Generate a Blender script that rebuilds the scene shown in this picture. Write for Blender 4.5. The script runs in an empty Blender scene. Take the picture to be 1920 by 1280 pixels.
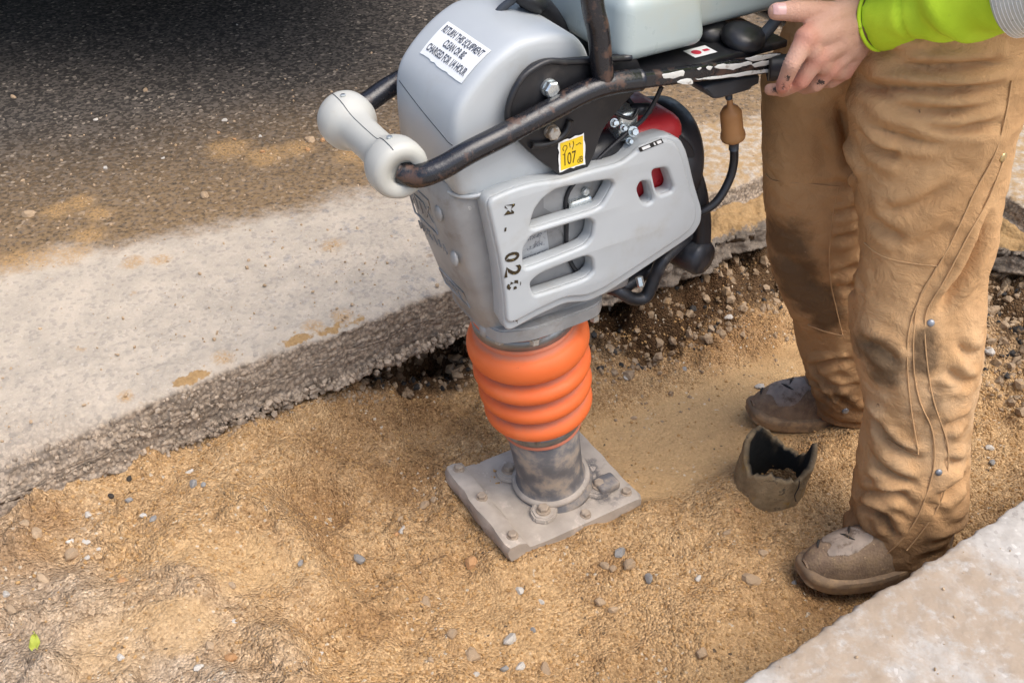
import bpy, bmesh, math, random
import numpy as np
from mathutils import Vector, Matrix
from mathutils.bvhtree import BVHTree

# ------------------------------------------------------------------ camera, sky, sun, exposure
S = bpy.context.scene
COL = S.collection
cam_d = bpy.data.cameras.new('camera'); cam = bpy.data.objects.new('camera', cam_d); COL.objects.link(cam)
cam.location = (0, 0, 1.22); cam.rotation_euler = (math.radians(90 - 37.6), 0, 0)
cam_d.sensor_width = 36; cam_d.lens = 37.5; cam_d.clip_start = .05; cam_d.clip_end = 400
S.camera = cam
W = bpy.data.worlds.new('World'); S.world = W; W.use_nodes = True
wn = W.node_tree.nodes; wl = W.node_tree.links
bg = wn['Background']; sky = wn.new('ShaderNodeTexSky'); sky.sky_type = 'NISHITA'; sky.sun_disc = False
SUN_EL, SUN_AZ = math.radians(62), math.radians(122)      # azimuth from +Y clockwise: from the right, a little behind the camera
sky.sun_elevation = SUN_EL; sky.sun_rotation = SUN_AZ; sky.air_density = 1.0; sky.dust_density = 4.0; sky.ozone_density = 1.0
wl.new(sky.outputs['Color'], bg.inputs['Color']); bg.inputs['Strength'].default_value = .14
sd = bpy.data.lights.new('sun', 'SUN'); sun = bpy.data.objects.new('sun', sd); COL.objects.link(sun)
sd.energy = 1.35; sd.angle = math.radians(55); sd.color = (1, .975, .94)
sv = Vector((math.sin(SUN_AZ)*math.cos(SUN_EL), math.cos(SUN_AZ)*math.cos(SUN_EL), math.sin(SUN_EL)))
sun.rotation_euler = sv.to_track_quat('Z', 'Y').to_euler(); sun.location = (1, -2, 6)
S.view_settings.view_transform = 'Standard'; S.view_settings.look = 'None'
S.view_settings.exposure = .86; S.view_settings.gamma = 1

rng = np.random.default_rng(7); random.seed(7)

# ------------------------------------------------------------------ noise (numpy)
def _h(ix, iy, iz, s):
    n = (ix*374761393 + iy*668265263 + iz*2147483647 + s*1274126177) & 0xFFFFFFFF
    n = ((n ^ (n >> 13))*1274126177) & 0xFFFFFFFF
    n = n ^ (n >> 16)
    return (n & 0xFFFF)/65535.0
def vnoise(x, y, z=None, s=0):
    x = np.asarray(x, float); y = np.asarray(y, float); z = np.zeros_like(x) if z is None else np.asarray(z, float)
    ix, iy, iz = np.floor(x).astype(np.int64), np.floor(y).astype(np.int64), np.floor(z).astype(np.int64)
    fx, fy, fz = x-ix, y-iy, z-iz
    fx, fy, fz = [f*f*(3-2*f) for f in (fx, fy, fz)]
    r = 0
    for dx in (0, 1):
        for dy in (0, 1):
            for dz in (0, 1):
                r = r + _h(ix+dx, iy+dy, iz+dz, s)*(fx if dx else 1-fx)*(fy if dy else 1-fy)*(fz if dz else 1-fz)
    return r*2-1
def fbm(x, y, z=None, s=0, o=4, g=.5):
    r = 0; a = 1; f = 1
    for i in range(o):
        r = r + a*vnoise(np.asarray(x)*f, np.asarray(y)*f, None if z is None else np.asarray(z)*f, s+i*17); a *= g; f *= 2.03
    return r
def worley(x, y, s=0):
    ix, iy = np.floor(x).astype(np.int64), np.floor(y).astype(np.int64)
    f1 = np.full(x.shape, 9.); idv = np.zeros(x.shape)
    for dx in (-1, 0, 1):
        for dy in (-1, 0, 1):
            cx, cy = ix+dx, iy+dy
            px = cx+_h(cx, cy, 0*cx, s); py = cy+_h(cx, cy, 0*cx, s+5)
            d = np.hypot(px-x, py-y); m = d < f1
            f1 = np.where(m, d, f1); idv = np.where(m, _h(cx, cy, 0*cx, s+9), idv)
    return f1, idv
def sstep(a, b, x):
    t = np.clip((x-a)/(b-a), 0, 1); return t*t*(3-2*t)

# ------------------------------------------------------------------ materials
class G:
    def __init__(s, name):
        s.m = bpy.data.materials.new(name); s.m.use_nodes = True; s.t = s.m.node_tree
        s.b = s.t.nodes['Principled BSDF']; s.o = s.t.nodes['Material Output']
        s.co = s.t.nodes.new('ShaderNodeTexCoord').outputs['Object']
    def n(s, k, **kw):
        q = s.t.nodes.new(k)
        for a, v in kw.items(): setattr(q, a, v)
        return q
    def set(s, sock, v):
        if hasattr(v, 'is_linked') or isinstance(v, bpy.types.NodeSocket): s.t.links.new(v, sock)
        elif isinstance(v, (tuple, list)) and len(v) == 3 and sock.type == 'RGBA': sock.default_value = (*v, 1)
        else: sock.default_value = v
    def noise(s, sc, det=4, rough=.55, co=None, dist=0, out='Fac'):
        q = s.n('ShaderNodeTexNoise'); s.set(q.inputs['Vector'], co or s.co)
        q.inputs['Scale'].default_value = sc; q.inputs['Detail'].default_value = det; q.inputs['Roughness'].default_value = rough
        q.inputs['Distortion'].default_value = dist
        return q.outputs[out]
    def vor(s, sc, co=None, out='Distance', feat='F1'):
        q = s.n('ShaderNodeTexVoronoi', feature=feat); s.set(q.inputs['Vector'], co or s.co); q.inputs['Scale'].default_value = sc
        return q.outputs[out]
    def ramp(s, v, lo, hi, a=0., b=1.):
        q = s.n('ShaderNodeMapRange', clamp=True); q.interpolation_type = 'SMOOTHSTEP'
        s.set(q.inputs['Value'], v); s.set(q.inputs['From Min'], lo); s.set(q.inputs['From Max'], hi); s.set(q.inputs['To Min'], a); s.set(q.inputs['To Max'], b)
        return q.outputs['Result']
    def mix(s, f, a, b, mode='MIX'):
        q = s.n('ShaderNodeMix', data_type='RGBA', blend_type=mode); s.set(q.inputs[0], f); s.set(q.inputs[6], a); s.set(q.inputs[7], b)
        return q.outputs[2]
    def ma(s, op, a, b=0., c=0.):
        q = s.n('ShaderNodeMath', operation=op); s.set(q.inputs[0], a); s.set(q.inputs[1], b); s.set(q.inputs[2], c); return q.outputs[0]
    def dot(s, v, vec):
        q = s.n('ShaderNodeVectorMath', operation='DOT_PRODUCT'); s.set(q.inputs[0], v); q.inputs[1].default_value = vec; return q.outputs['Value']
    def attr(s, name, out='Fac'):
        q = s.n('ShaderNodeAttribute', attribute_name=name); return q.outputs[out]
    def bump(s, h, st=.5, dist=.002, nrm=None):
        q = s.n('ShaderNodeBump'); s.set(q.inputs['Height'], h); q.inputs['Strength'].default_value = st; q.inputs['Distance'].default_value = dist
        if nrm: s.set(q.inputs['Normal'], nrm)
        return q.outputs['Normal']
    def fin(s, col, rough=.6, metal=0., nrm=None, spec=None):
        s.set(s.b.inputs['Base Color'], col); s.set(s.b.inputs['Roughness'], rough); s.set(s.b.inputs['Metallic'], metal)
        if nrm is not None: s.set(s.b.inputs['Normal'], nrm)
        if spec is not None: s.set(s.b.inputs['Specular IOR Level'], spec)
        return s.m

def plain(name, col, rough=.5, metal=0., var=.12, vs=9, bump=.15, bs=300, bd=.0006, dirt=None, dsc=14, dlo=.55, dhi=.75, spec=None, wear=None, wsc=30, wlo=.62, whi=.66):
    g = G(name); n = g.noise(vs, 5)
    c = g.mix(g.ramp(n, .3, .7), tuple(x*(1-var) for x in col), tuple(min(1, x*(1+var)) for x in col))
    r = g.ramp(g.noise(vs*4, 4), .3, .7, max(0, rough-.09), min(1, rough+.1))
    mt = metal
    if dirt:
        d = g.ramp(g.noise(dsc, 8, .65), dlo, dhi); c = g.mix(d, c, dirt); r = g.mix(d, r, (.85,)*3)
    if wear:
        w = g.ramp(g.noise(wsc, 8, .7), wlo, whi); c = g.mix(w, c, wear)
    return g.fin(c, r, mt, g.bump(g.noise(bs, 3), bump, bd), spec)

def m_sand():
    g = G('sand'); t = g.attr('tone')
    big = g.noise(5, 5, .6); mid = g.noise(34, 5, .65)
    gold = g.mix(g.ramp(mid, .3, .7), (.345, .210, .098), (.49, .320, .160))
    gold = g.mix(g.ramp(big, .40, .75, 0, .8), gold, (.51, .34, .175))
    dirt = g.mix(g.ramp(mid, .3, .7), (.27, .20, .135), (.44, .34, .24))
    tt = g.ramp(g.ma('ADD', t, g.ma('MULTIPLY', g.ma('SUBTRACT', g.noise(9, 6, .65), .5), .8)), .15, 1.0)
    c = g.mix(tt, gold, dirt)
    damp = g.attr('damp'); c = g.mix(damp, c, (.46, .30, .145))
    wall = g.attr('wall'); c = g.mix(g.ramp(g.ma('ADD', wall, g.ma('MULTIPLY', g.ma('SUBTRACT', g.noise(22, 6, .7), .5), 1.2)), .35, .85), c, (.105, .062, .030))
    # single grains
    vc = g.n('ShaderNodeSeparateColor'); g.set(vc.inputs[0], g.vor(225, out='Color'))
    c = g.mix(g.ma('MULTIPLY', g.ramp(vc.outputs[0], .0, 1., .15, 1.), g.ma('SUBTRACT', 1., g.ma('MULTIPLY', damp, .65))), c, g.mix(vc.outputs[1], (.54, .49, .43), (1.55, 1.56, 1.60)), 'MULTIPLY')
    c = g.mix(g.ramp(g.ma('ADD', g.attr('pit_shade'), g.ma('MULTIPLY', g.ma('SUBTRACT', g.noise(12, 6, .65), .5), .9)), .3, 1.), c, (.72, .66, .60), 'MULTIPLY')  # shade of the pits painted into the sand colour
    sp = g.n('ShaderNodeSeparateColor'); g.set(sp.inputs[0], g.vor(230, out='Color'))
    c = g.mix(g.ma('MULTIPLY', g.ramp(sp.outputs[0], .972, .985), g.ramp(g.noise(11, 4), .45, .6)), c, (.56, .47, .35))
    c = g.mix(g.ma('MULTIPLY', g.ramp(sp.outputs[1], .985, .992), g.ramp(g.noise(9, 4), .5, .62)), c, (.12, .085, .055))
    h = g.ma('ADD', g.ma('MULTIPLY', g.vor(225), -1.9), g.ma('MULTIPLY', g.noise(270, 3, .6), .6))
    h = g.ma('MULTIPLY', h, g.ma('SUBTRACT', 1., g.ma('MULTIPLY', damp, .65)))
    g.set(g.b.inputs['Normal'], g.bump(h, .9, .0028))
    return g.fin(c, .93, 0., None, .2)

NBV, TAV = (.555, -.832, 0.), (.832, .555, 0.)
def m_road():
    g = G('road'); P = g.n('ShaderNodeNewGeometry').outputs['Position']
    b = g.ma('ADD', g.dot(P, NBV), 1.534); a = g.dot(P, TAV)
    bn = g.ma('SUBTRACT', b, g.ma('MULTIPLY_ADD', a, .19, -.60))               # signed distance to the edge of the dusty strip
    bnn = g.ma('ADD', bn, g.ma('MULTIPLY', g.ma('SUBTRACT', g.noise(4.5, 6, .62), .5), .22))
    vc = g.n('ShaderNodeSeparateColor'); g.set(vc.inputs[0], g.vor(125, out='Color'))
    agg = g.mix(g.ramp(vc.outputs[0], .2, 1.), (.030, .026, .022), (.115, .097, .080))
    agg = g.mix(g.ramp(vc.outputs[1], .955, .985), agg, (.27, .225, .175))
    dustf = g.ma('MULTIPLY', g.ramp(bnn, -.75, .02), g.ramp(g.noise(90, 5, .7), .28, .62))
    far = g.ma('MULTIPLY', g.ramp(a, .9, 1.5), g.ramp(b, -1.2, -.25))
    dustf = g.ma('MAXIMUM', dustf, g.ma('MULTIPLY', far, g.ramp(g.noise(45, 6, .72), .36, .56)))
    c = g.mix(g.ma('MULTIPLY', dustf, .72), agg, g.mix(g.noise(60, 4), (.25, .155, .072), (.38, .25, .125)))
    # light dusty strip along the cut
    st = g.mix(g.ramp(g.noise(12, 7, .68), .34, .68), (.40, .345, .275), (.50, .425, .335))
    st = g.mix(g.ma('MULTIPLY', g.ramp(g.noise(26, 7, .72), .54, .68), g.ramp(a, .3, .95, .12, .9)), st, (.225, .225, .228))
    st = g.mix(g.ma('MULTIPLY', g.ramp(g.noise(13, 6, .7), .62, .72), .7), st, (.40, .25, .11))
    st = g.mix(g.ramp(vc.outputs[2], .70, 1., 0, .32), st, (.17, .16, .15))
    st = g.mix(g.ramp(g.noise(190, 4, .75), .57, .72, 0, .4), st, (.17, .155, .14)); st = g.mix(g.ramp(g.noise(180, 4, .75), .56, .68, 0, .6), st, (.57, .51, .44))
    st = g.mix(g.ma('MULTIPLY', g.ramp(a, 1.0, 1.5), g.ramp(g.noise(38, 6, .7), .36, .60)), st, (.36, .24, .12))
    c = g.mix(g.ramp(g.ma('ADD', bnn, g.ma('MULTIPLY', g.ma('SUBTRACT', g.noise(40, 6, .75), .5), .16)), -.05, .06), c, st)
    # golden sand piles lying on it
    pil = None
    for (bx, by, bz), br in zip([(-1.0301,1.8565,0.0),(-0.9789,1.8686,0.0),(-0.9273,1.8809,0.0),(-0.9134,1.9608,0.0),(-0.9178,2.05,0.0),(-0.9743,2.0968,0.0),(-1.0105,2.0616,0.0),(-0.6927,2.3596,0.0),(-0.5941,2.3209,0.0),(-0.5228,2.3596,0.0),(-0.3881,2.3263,0.0),(-0.7853,1.8525,0.0),(-0.7326,1.8626,0.0),(-0.3792,1.9182,0.0),(-0.3336,2.2991,0.0),(-0.3307,1.6689,0.0),(-0.3773,1.6343,0.0),(-0.5296,1.536,0.0),(-0.6798,1.4274,0.0)], (.07, .06, .06, .05, .045, .05, .05, .08, .07, .06, .06, .035, .03, .035, .06, .03, .03, .03, .02)):
        q = g.n('ShaderNodeVectorMath', operation='DISTANCE'); g.set(q.inputs[0], P); q.inputs[1].default_value = (bx, by, 0)
        w_ = g.ramp(q.outputs['Value'], 0., br*1.5, 1., 0.); pil = w_ if pil is None else g.ma('MAXIMUM', pil, w_)
    pil = g.ramp(g.ma('ADD', pil, g.ma('MULTIPLY', g.ma('SUBTRACT', g.noise(26, 6, .7), .5), 1.5)), .25, .95)
    c = g.mix(g.ma('MULTIPLY', g.ma('MULTIPLY', pil, .85), g.ramp(g.noise(170, 5, .8), .38, .60)), c, (.42, .255, .105))
    # cut face, sand on ledge and rim, from attributes
    fa = g.attr('face')
    fc = g.mix(g.ramp(g.noise(38, 6, .7), .3, .72), (.29, .222, .158), (.43, .345, .26))
    fc = g.mix(g.ramp(vc.outputs[0], .55, 1., 0, .55), fc, (.40, .33, .26))
    fc = g.mix(g.ramp(g.vor(150), .40, .66, 0, .55), fc, (.10, .08, .062))
    fc = g.mix(g.ramp(vc.outputs[2], .8, 1., 0, .5), fc, (.10, .082, .066))
    c = g.mix(fa, c, fc)
    sa = g.attr('sandy')
    c = g.mix(g.ramp(g.ma('ADD', sa, g.ma('MULTIPLY', g.ma('SUBTRACT', g.noise(70, 6, .72), .5), 1.3)), .45, .62), c, g.mix(g.noise(160, 4), (.20, .115, .045), (.46, .30, .14)))
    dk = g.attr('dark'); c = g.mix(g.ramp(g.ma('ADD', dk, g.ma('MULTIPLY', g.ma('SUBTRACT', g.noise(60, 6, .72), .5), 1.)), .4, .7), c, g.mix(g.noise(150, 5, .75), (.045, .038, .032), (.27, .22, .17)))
    h = g.ma('ADD', g.ma('MULTIPLY', g.vor(125), g.ma('ADD', -.35, g.ma('MULTIPLY', fa, -.45))), g.ma('MULTIPLY', g.noise(200, 5, .7), .8))
    return g.fin(c, .9, 0., g.bump(h, .75, .0028), .25)

def m_concrete():
    g = G('concrete'); n = g.noise(3.0, 7, .66, dist=.3)
    c = g.mix(g.ramp(g.noise(24, 7, .7), .32, .7), (.385, .355, .315), (.475, .445, .405))
    vc = g.n('ShaderNodeSeparateColor'); g.set(vc.inputs[0], g.vor(160, out='Color'))
    c = g.mix(g.ramp(vc.outputs[0], .90, 1., 0, .45), c, (.22, .20, .18)); c = g.mix(g.ramp(vc.outputs[1], .92, 1., 0, .5), c, (.64, .61, .57))
    stn = g.ma('MULTIPLY', g.ramp(n, .42, .55), g.ramp(g.noise(34, 6, .7), .26, .54))
    c = g.mix(g.ma('MULTIPLY', stn, .8), c, (.33, .245, .165))
    c = g.mix(g.ramp(g.noise(52, 6, .75), .66, .72), c, (.36, .255, .15))
    fa = g.attr('face'); c = g.mix(fa, c, (.25, .215, .18))
    h = g.ma('ADD', g.ma('MULTIPLY', g.vor(160), -.4), g.noise(150, 6, .75))
    return g.fin(c, .88, 0., g.bump(h, .6, .0018), .3)

def m_stone(name, c1, c2, rough=.8):
    g = G(name); oi = g.n('ShaderNodeObjectInfo').outputs['Random']
    c = g.mix(g.ramp(g.noise(55, 5, .65), .3, .7), c1, c2)
    c = g.mix(g.ma('MULTIPLY', oi, .35), c, tuple(x*.55 for x in c1))
    c = g.mix(g.ramp(g.noise(26, 5, .7), .55, .68), c, (.33, .21, .10))
    return g.fin(c, rough, 0., g.bump(g.noise(260, 4), .5, .0012), .35)

def m_trousers():
    g = G('brown_duck_canvas'); st = g.attr('stain'); dt = g.attr('mud'); near_lit = g.attr('soft_mask')
    c = g.mix(g.ramp(g.noise(7, 5, .6), .3, .7), (.43, .245, .112), (.55, .33, .16))
    c = g.mix(g.ma('MULTIPLY', near_lit, g.ramp(g.noise(20, 5), .3, .65)), c, (.62, .43, .255))  # near leg painted lighter where light would catch it
    w = g.noise(17, 8, .72)
    c = g.mix(g.ramp(g.ma('ADD', st, g.ma('MULTIPLY', g.ma('SUBTRACT', w, .5), 1.0)), .32, .80, 0, .78), c, (.085, .056, .033))
    c = g.mix(g.ramp(g.ma('ADD', dt, g.ma('MULTIPLY', g.ma('SUBTRACT', w, .5), .9)), .40, .95, 0, .72), c, (.145, .082, .042))
    c = g.mix(g.ramp(g.noise(15, 8, .75), .655, .69, 0, .75), c, (.055, .038, .026))
    c = g.mix(g.ma('MULTIPLY', g.ramp(g.noise(190, 3, .7), .66, .72), g.ramp(dt, .05, .5, .06, .8)), c, (.50, .36, .21))
    wv = g.n('ShaderNodeTexWave'); g.set(wv.inputs['Vector'], g.co); wv.inputs['Scale'].default_value = 330; wv.inputs['Distortion'].default_value = 1.5
    h = g.ma('ADD', g.ma('MULTIPLY', wv.outputs['Fac'], .25), g.noise(500, 4))
    h = g.ma('ADD', h, g.ma('MULTIPLY', g.noise(60, 5, .6), 2.2)); h = g.ma('SUBTRACT', h, g.ma('MULTIPLY', g.ma('ABSOLUTE', g.ma('SUBTRACT', g.noise(30, 5, .62, dist=.6), .5)), 16.))
    return g.fin(c, .9, 0., g.bump(h, .45, .0014), .15)

def m_rusty_tube():
    g = G('worn_black_paint'); n = g.noise(34, 7, .7)
    c = g.mix(g.ramp(n, .545, .63), (.011, .011, .014), (.075, .040, .028))
    c = g.mix(g.ramp(g.noise(75, 6, .75), .66, .70), c, (.30, .27, .24))
    c = g.mix(g.ramp(g.noise(21, 6, .7), .63, .70), c, (.040, .030, .027))
    r = g.ramp(n, .48, .66, .20, .55)
    return g.fin(c, r, 0., g.bump(g.noise(150, 5, .7), .35, .0012), .6)

MATS = {}
def build_mats():
    M = MATS
    M['sand'] = m_sand(); M['road'] = m_road(); M['concrete'] = m_concrete(); M['trousers'] = m_trousers(); M['tube'] = m_rusty_tube()
    M['grey_plastic'] = plain('pale_grey_plastic', (.44, .465, .475), .38, var=.035, vs=5, bump=.06, bs=420, dirt=(.33, .295, .24), dsc=9, dlo=.50, dhi=.88, wear=(.26, .27, .27), wsc=26, wlo=.70, whi=.735)
    M['tank_plastic'] = plain('grey_green_plastic', (.36, .415, .41), .34, var=.05, vs=4, bump=.06, bs=420, dirt=(.42, .38, .27), dsc=6, dlo=.56, dhi=.95)
    M['roller'] = plain('cream_plastic', (.46, .455, .41), .42, var=.05, vs=9, bump=.05, bs=300, dirt=(.42, .36, .28), dsc=22, dlo=.60, dhi=.85)
    M['alu'] = plain('cast_aluminium', (.31, .312, .31), .5, .25, var=.2, vs=11, bump=.35, bs=150, bd=.0012, dirt=(.24, .21, .175), dsc=18, dlo=.50, dhi=.78, wear=(.55, .55, .54), wsc=55, wlo=.67, whi=.70)
    M['alu_dark'] = plain('grey_engine_casting', (.27, .27, .27), .5, .25, var=.2, vs=18, bump=.3, bs=160, bd=.001, dirt=(.09, .08, .07), dsc=24)
    M['orange0'] = plain('orange_rubber', (.78, .145, .032), .40, var=.05, vs=8, bump=.05, bs=250, dirt=(.50, .135, .07), dsc=14, dlo=.58, dhi=.9, spec=.45)
    g = G('orange_rubber_bellows'); c = g.mix(g.ramp(g.noise(8, 5), .3, .7), (.74, .135, .030), (.80, .17, .045))
    gv = g.ma('ADD', g.attr('groove'), g.ma('MULTIPLY', g.ma('SUBTRACT', g.noise(30, 7, .7), .5), .8))
    c = g.mix(g.ramp(gv, .5, 1.0, 0, .7), c, (.50, .22, .15)); c = g.mix(g.ramp(g.noise(16, 7, .7), .56, .80, 0, .35), c, (.66, .27, .13)); c = g.mix(g.ramp(g.noise(60, 6, .75), .69, .72, 0, .7), c, (.24, .07, .04))
    M['orange'] = g.fin(c, g.ramp(gv, .2, .9, .50, .85), 0., g.bump(g.noise(180, 5, .7), .12, .0008), .4)
    M['black'] = plain('black_painted_steel', (.0135, .0135, .0155), .38, var=.3, vs=18, bump=.15, bs=200, dirt=(.065, .055, .048), dsc=15, dlo=.58, dhi=.78, wear=(.20, .19, .18), wsc=48, wlo=.71, whi=.74)
    M['rubber'] = plain('black_rubber', (.016, .016, .019), .42, var=.2, vs=18, bump=.12, bs=250, dirt=(.10, .085, .07), dsc=16, dlo=.60, dhi=.85)
    M['dkplastic'] = plain('dark_grey_plastic', (.045, .05, .058), .42, var=.2, vs=14, bump=.1)
    M['muffler'] = plain('sooty_steel', (.028, .03, .036), .42, .35, var=.35, vs=30, bump=.35, bs=140, bd=.001, dirt=(.11, .10, .09), dsc=24, dlo=.52, dhi=.72)
    M['shoe'] = plain('sand_caked_steel', (.40, .345, .285), .8, .05, var=.16, vs=22, bump=.5, bs=120, bd=.0016, dirt=(.13, .12, .115), dsc=15, dlo=.54, dhi=.66, wear=(.53, .45, .37), wsc=30, wlo=.56, whi=.66)
    M['leg'] = plain('dusty_dark_plastic', (.15, .145, .145), .6, var=.25, vs=24, bump=.3, bs=180, bd=.001, dirt=(.37, .30, .225), dsc=24, dlo=.44, dhi=.68)
    M['band'] = plain('dull_steel_band', (.30, .31, .31), .42, .7, var=.2, vs=25, bump=.15, dirt=(.24, .2, .16), dsc=28)
    M['zinc'] = plain('zinc_bolt', (.62, .66, .66), .3, .85, var=.12, vs=60, bump=.1, dirt=(.35, .32, .28), dsc=60)
    M['dull_bolt'] = plain('dull_bolt', (.42, .40, .36), .55, .4, var=.15, vs=60, bump=.2, dirt=(.3, .23, .16), dsc=70, dlo=.45, dhi=.6)
    M['mudbolt'] = plain('sand_caked_bolt', (.34, .27, .20), .8, var=.2, vs=60, bump=.4)
    M['red'] = plain('red_engine_cover', (.40, .022, .028), .36, var=.15, vs=14, bump=.06, dirt=(.20, .05, .045), dsc=22, dlo=.55, dhi=.8)
    M['white_sticker'] = plain('white_sticker', (.80, .81, .80), .45, var=.02, vs=20, bump=.03, dirt=(.55, .54, .50), dsc=35, dlo=.62, dhi=.85)
    M['ink'] = plain('dark_ink', (.055, .065, .09), .6, var=.1, wear=(.6, .62, .64), wsc=420, wlo=.56, whi=.6)
    M['black_ink'] = plain('black_ink', (.03, .02, .008), .6, var=.1, wear=(.62, .42, .05), wsc=300, wlo=.62, whi=.66)
    M['yellow_sticker'] = plain('yellow_sticker', (.83, .56, .015), .42, var=.03, bump=.03, dirt=(.70, .60, .36), dsc=60, dlo=.60, dhi=.72)
    M['red_ink'] = plain('red_ink', (.55, .03, .06), .6, var=.1)
    M['orange_ink'] = plain('orange_ink', (.75, .14, .03), .5, var=.1)
    M['nameplate'] = plain('worn_aluminium_nameplate', (.46, .48, .50), .4, .5, var=.1, vs=40, bump=.1, dirt=(.25, .25, .26), dsc=60, dlo=.52, dhi=.62)
    g = G('amber_filter'); g.b.inputs['Transmission Weight'].default_value = .35; g.b.inputs['IOR'].default_value = 1.35
    g.fin(g.mix(g.noise(40, 4), (.52, .235, .075), (.62, .33, .14)), .35); M['amber'] = g.m
    M['worn_white'] = plain('worn_white_lettering', (.70, .70, .66), .5, var=.05, bump=.05, dirt=(.35, .3, .25), dsc=90, dlo=.55, dhi=.7)
    g = G('skin'); c = g.mix(g.ramp(g.noise(18, 4), .3, .7), (.47, .245, .165), (.58, .335, .245))
    c = g.mix(g.ramp(g.attr('red'), .2, .9), c, (.53, .22, .155))
    c = g.mix(g.ramp(g.ma('MULTIPLY', g.attr('grime'), g.noise(190, 6, .75)), .36, .46), c, (.06, .04, .035))
    g.b.inputs['Subsurface Weight'].default_value = .06; g.b.inputs['Subsurface Radius'].default_value = (.008, .003, .002)
    M['skin'] = g.fin(c, .56, 0., g.bump(g.ma('ADD', g.noise(170, 6, .65), g.ma('MULTIPLY', g.vor(420), .7)), .5, .0013), .3)
    M['nail'] = plain('fingernail', (.60, .36, .33), .32, var=.1, vs=60, bump=.05)
    g = G('hi_vis_fabric'); c = g.mix(g.ramp(g.noise(10, 5), .3, .7), (.42, .60, .02), (.53, .72, .035))
    c = g.mix(g.ramp(g.noise(17, 7, .7), .64, .76, 0, .6), c, (.22, .33, .035)); c = g.mix(g.ramp(g.noise(80, 5, .75), .73, .76, 0, .8), c, (.05, .07, .02))
    M['hivis'] = g.fin(c, .75, 0., g.bump(g.ma('ADD', g.noise(420, 4), g.ma('MULTIPLY', g.noise(38, 4), 2.5)), .3, .0016), .25)
    M['tape'] = plain('silver_reflective_tape', (.50, .54, .52), .35, .3, var=.1, vs=25, bump=.1)
    g = G('boot_leather'); c = g.mix(g.ramp(g.noise(26, 6, .65), .3, .7), (.16, .108, .072), (.27, .19, .125))
    c = g.mix(g.ramp(g.noise(55, 6, .7), .47, .66), c, (.25, .175, .105)); c = g.mix(g.ramp(g.noise(160, 4, .7), .62, .68), c, (.38, .27, .16))
    M['boot'] = g.fin(c, .72, 0., g.bump(g.ma('ADD', g.noise(120, 6, .7), g.vor(230)), .5, .0016), .3)
    M['boot_worn'] = plain('scuffed_steel_toe', (.28, .225, .18), .65, var=.25, vs=40, bump=.35, bs=160, dirt=(.13, .092, .065), dsc=45, dlo=.5, dhi=.68)
    M['sole'] = plain('muddy_sole', (.20, .135, .082), .85, var=.2, vs=30, bump=.45, bs=150, bd=.0015, dirt=(.33, .22, .12), dsc=35, dlo=.45, dhi=.62)
    M['thread'] = plain('seam_thread', (.50, .30, .142), .85, var=.12)
    M['brass'] = plain('brass_snap', (.55, .40, .19), .35, .8, var=.1, vs=80)
    M['steel_snap'] = plain('steel_snap', (.26, .27, .29), .45, .6, var=.1, vs=80)
    g = G('old_clay_pipe'); c = g.mix(g.ramp(g.noise(24, 6, .7), .3, .7), (.17, .118, .062), (.34, .25, .14))
    c = g.mix(g.ramp(g.noise(16, 6, .7), .56, .68), c, (.30, .18, .045)); c = g.mix(g.ramp(g.noise(48, 6, .75), .56, .64, 0, .8), c, (.045, .036, .028))
    c = g.mix(g.ramp(g.noise(75, 6, .75), .66, .70), c, (.45, .42, .34)); c = g.mix(g.attr('inner'), c, (.012, .013, .012))  # shade of the deep hole painted on the inner wall as near black
    M['pipe'] = g.fin(c, .75, 0., g.bump(g.noise(85, 7, .75), .8, .004), .35)
    M['stone_tan'] = m_stone('tan_stone', (.36, .25, .15), (.50, .37, .24))
    M['stone_white'] = m_stone('white_stone', (.48, .445, .39), (.64, .60, .53))
    M['stone_grey'] = m_stone('grey_stone', (.23, .225, .215), (.36, .345, .32))
    M['stone_orange'] = m_stone('orange_stone', (.42, .21, .085), (.50, .30, .15))
    M['stone_dark'] = m_stone('black_asphalt_crumb', (.02, .019, .018), (.05, .045, .04))
    M['gravel'] = m_stone('gravel', (.22, .145, .08), (.37, .275, .18))
    M['aggregate'] = plain('face_stones', (.33, .26, .19), .85, var=.4, vs=60, bump=.4, bs=240, dirt=(.13, .105, .08), dsc=50)
    M['crumb'] = m_stone('sand_crumbs', (.34, .195, .075), (.47, .29, .125), .93)
    g = G('leaf'); M['leaf'] = g.fin(g.mix(g.noise(90, 3), (.30, .34, .04), (.42, .45, .07)), .5)
    M['truck'] = plain('dark_truck_paint', (.03, .032, .036), .4, var=.1)
    M['tyre'] = plain('tyre_rubber', (.02, .02, .021), .8, var=.2, bump=.3)
build_mats()

# ------------------------------------------------------------------ mesh helpers
def mk(name, V, F, mat, parent=None, smooth=True, attrs=None):
    me = bpy.data.meshes.new(name); V = np.asarray(V, float)
    me.from_pydata(V.tolist() if len(V) < 2000 else V, [], F if isinstance(F, list) else F.tolist()); me.update()
    if smooth: me.polygons.foreach_set('use_smooth', [True]*len(me.polygons))
    for k, v in (attrs or {}).items():
        at = me.attributes.new(k, 'FLOAT', 'POINT'); at.data.foreach_set('value', np.asarray(v, np.float32).ravel())
    o = bpy.data.objects.new(name, me); COL.objects.link(o)
    if mat: me.materials.append(MATS[mat])
    if parent: o.parent = parent
    return o
def grid_faces(nu, nv, wrap=False):
    F = []
    i = np.arange(nu-1)[:, None]*nv; j = np.arange(nv-1 if not wrap else nv)[None, :]; j2 = (j+1) % nv
    q = np.stack([i+j, i+nv+j, i+nv+j2, i+j2], -1).reshape(-1, 4)
    return q
def tag(o, label, cat, group=None):
    o['label'] = label; o['category'] = cat
    if group: o['group'] = group
    return o
def struct(o): o['kind'] = 'structure'; return o
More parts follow.
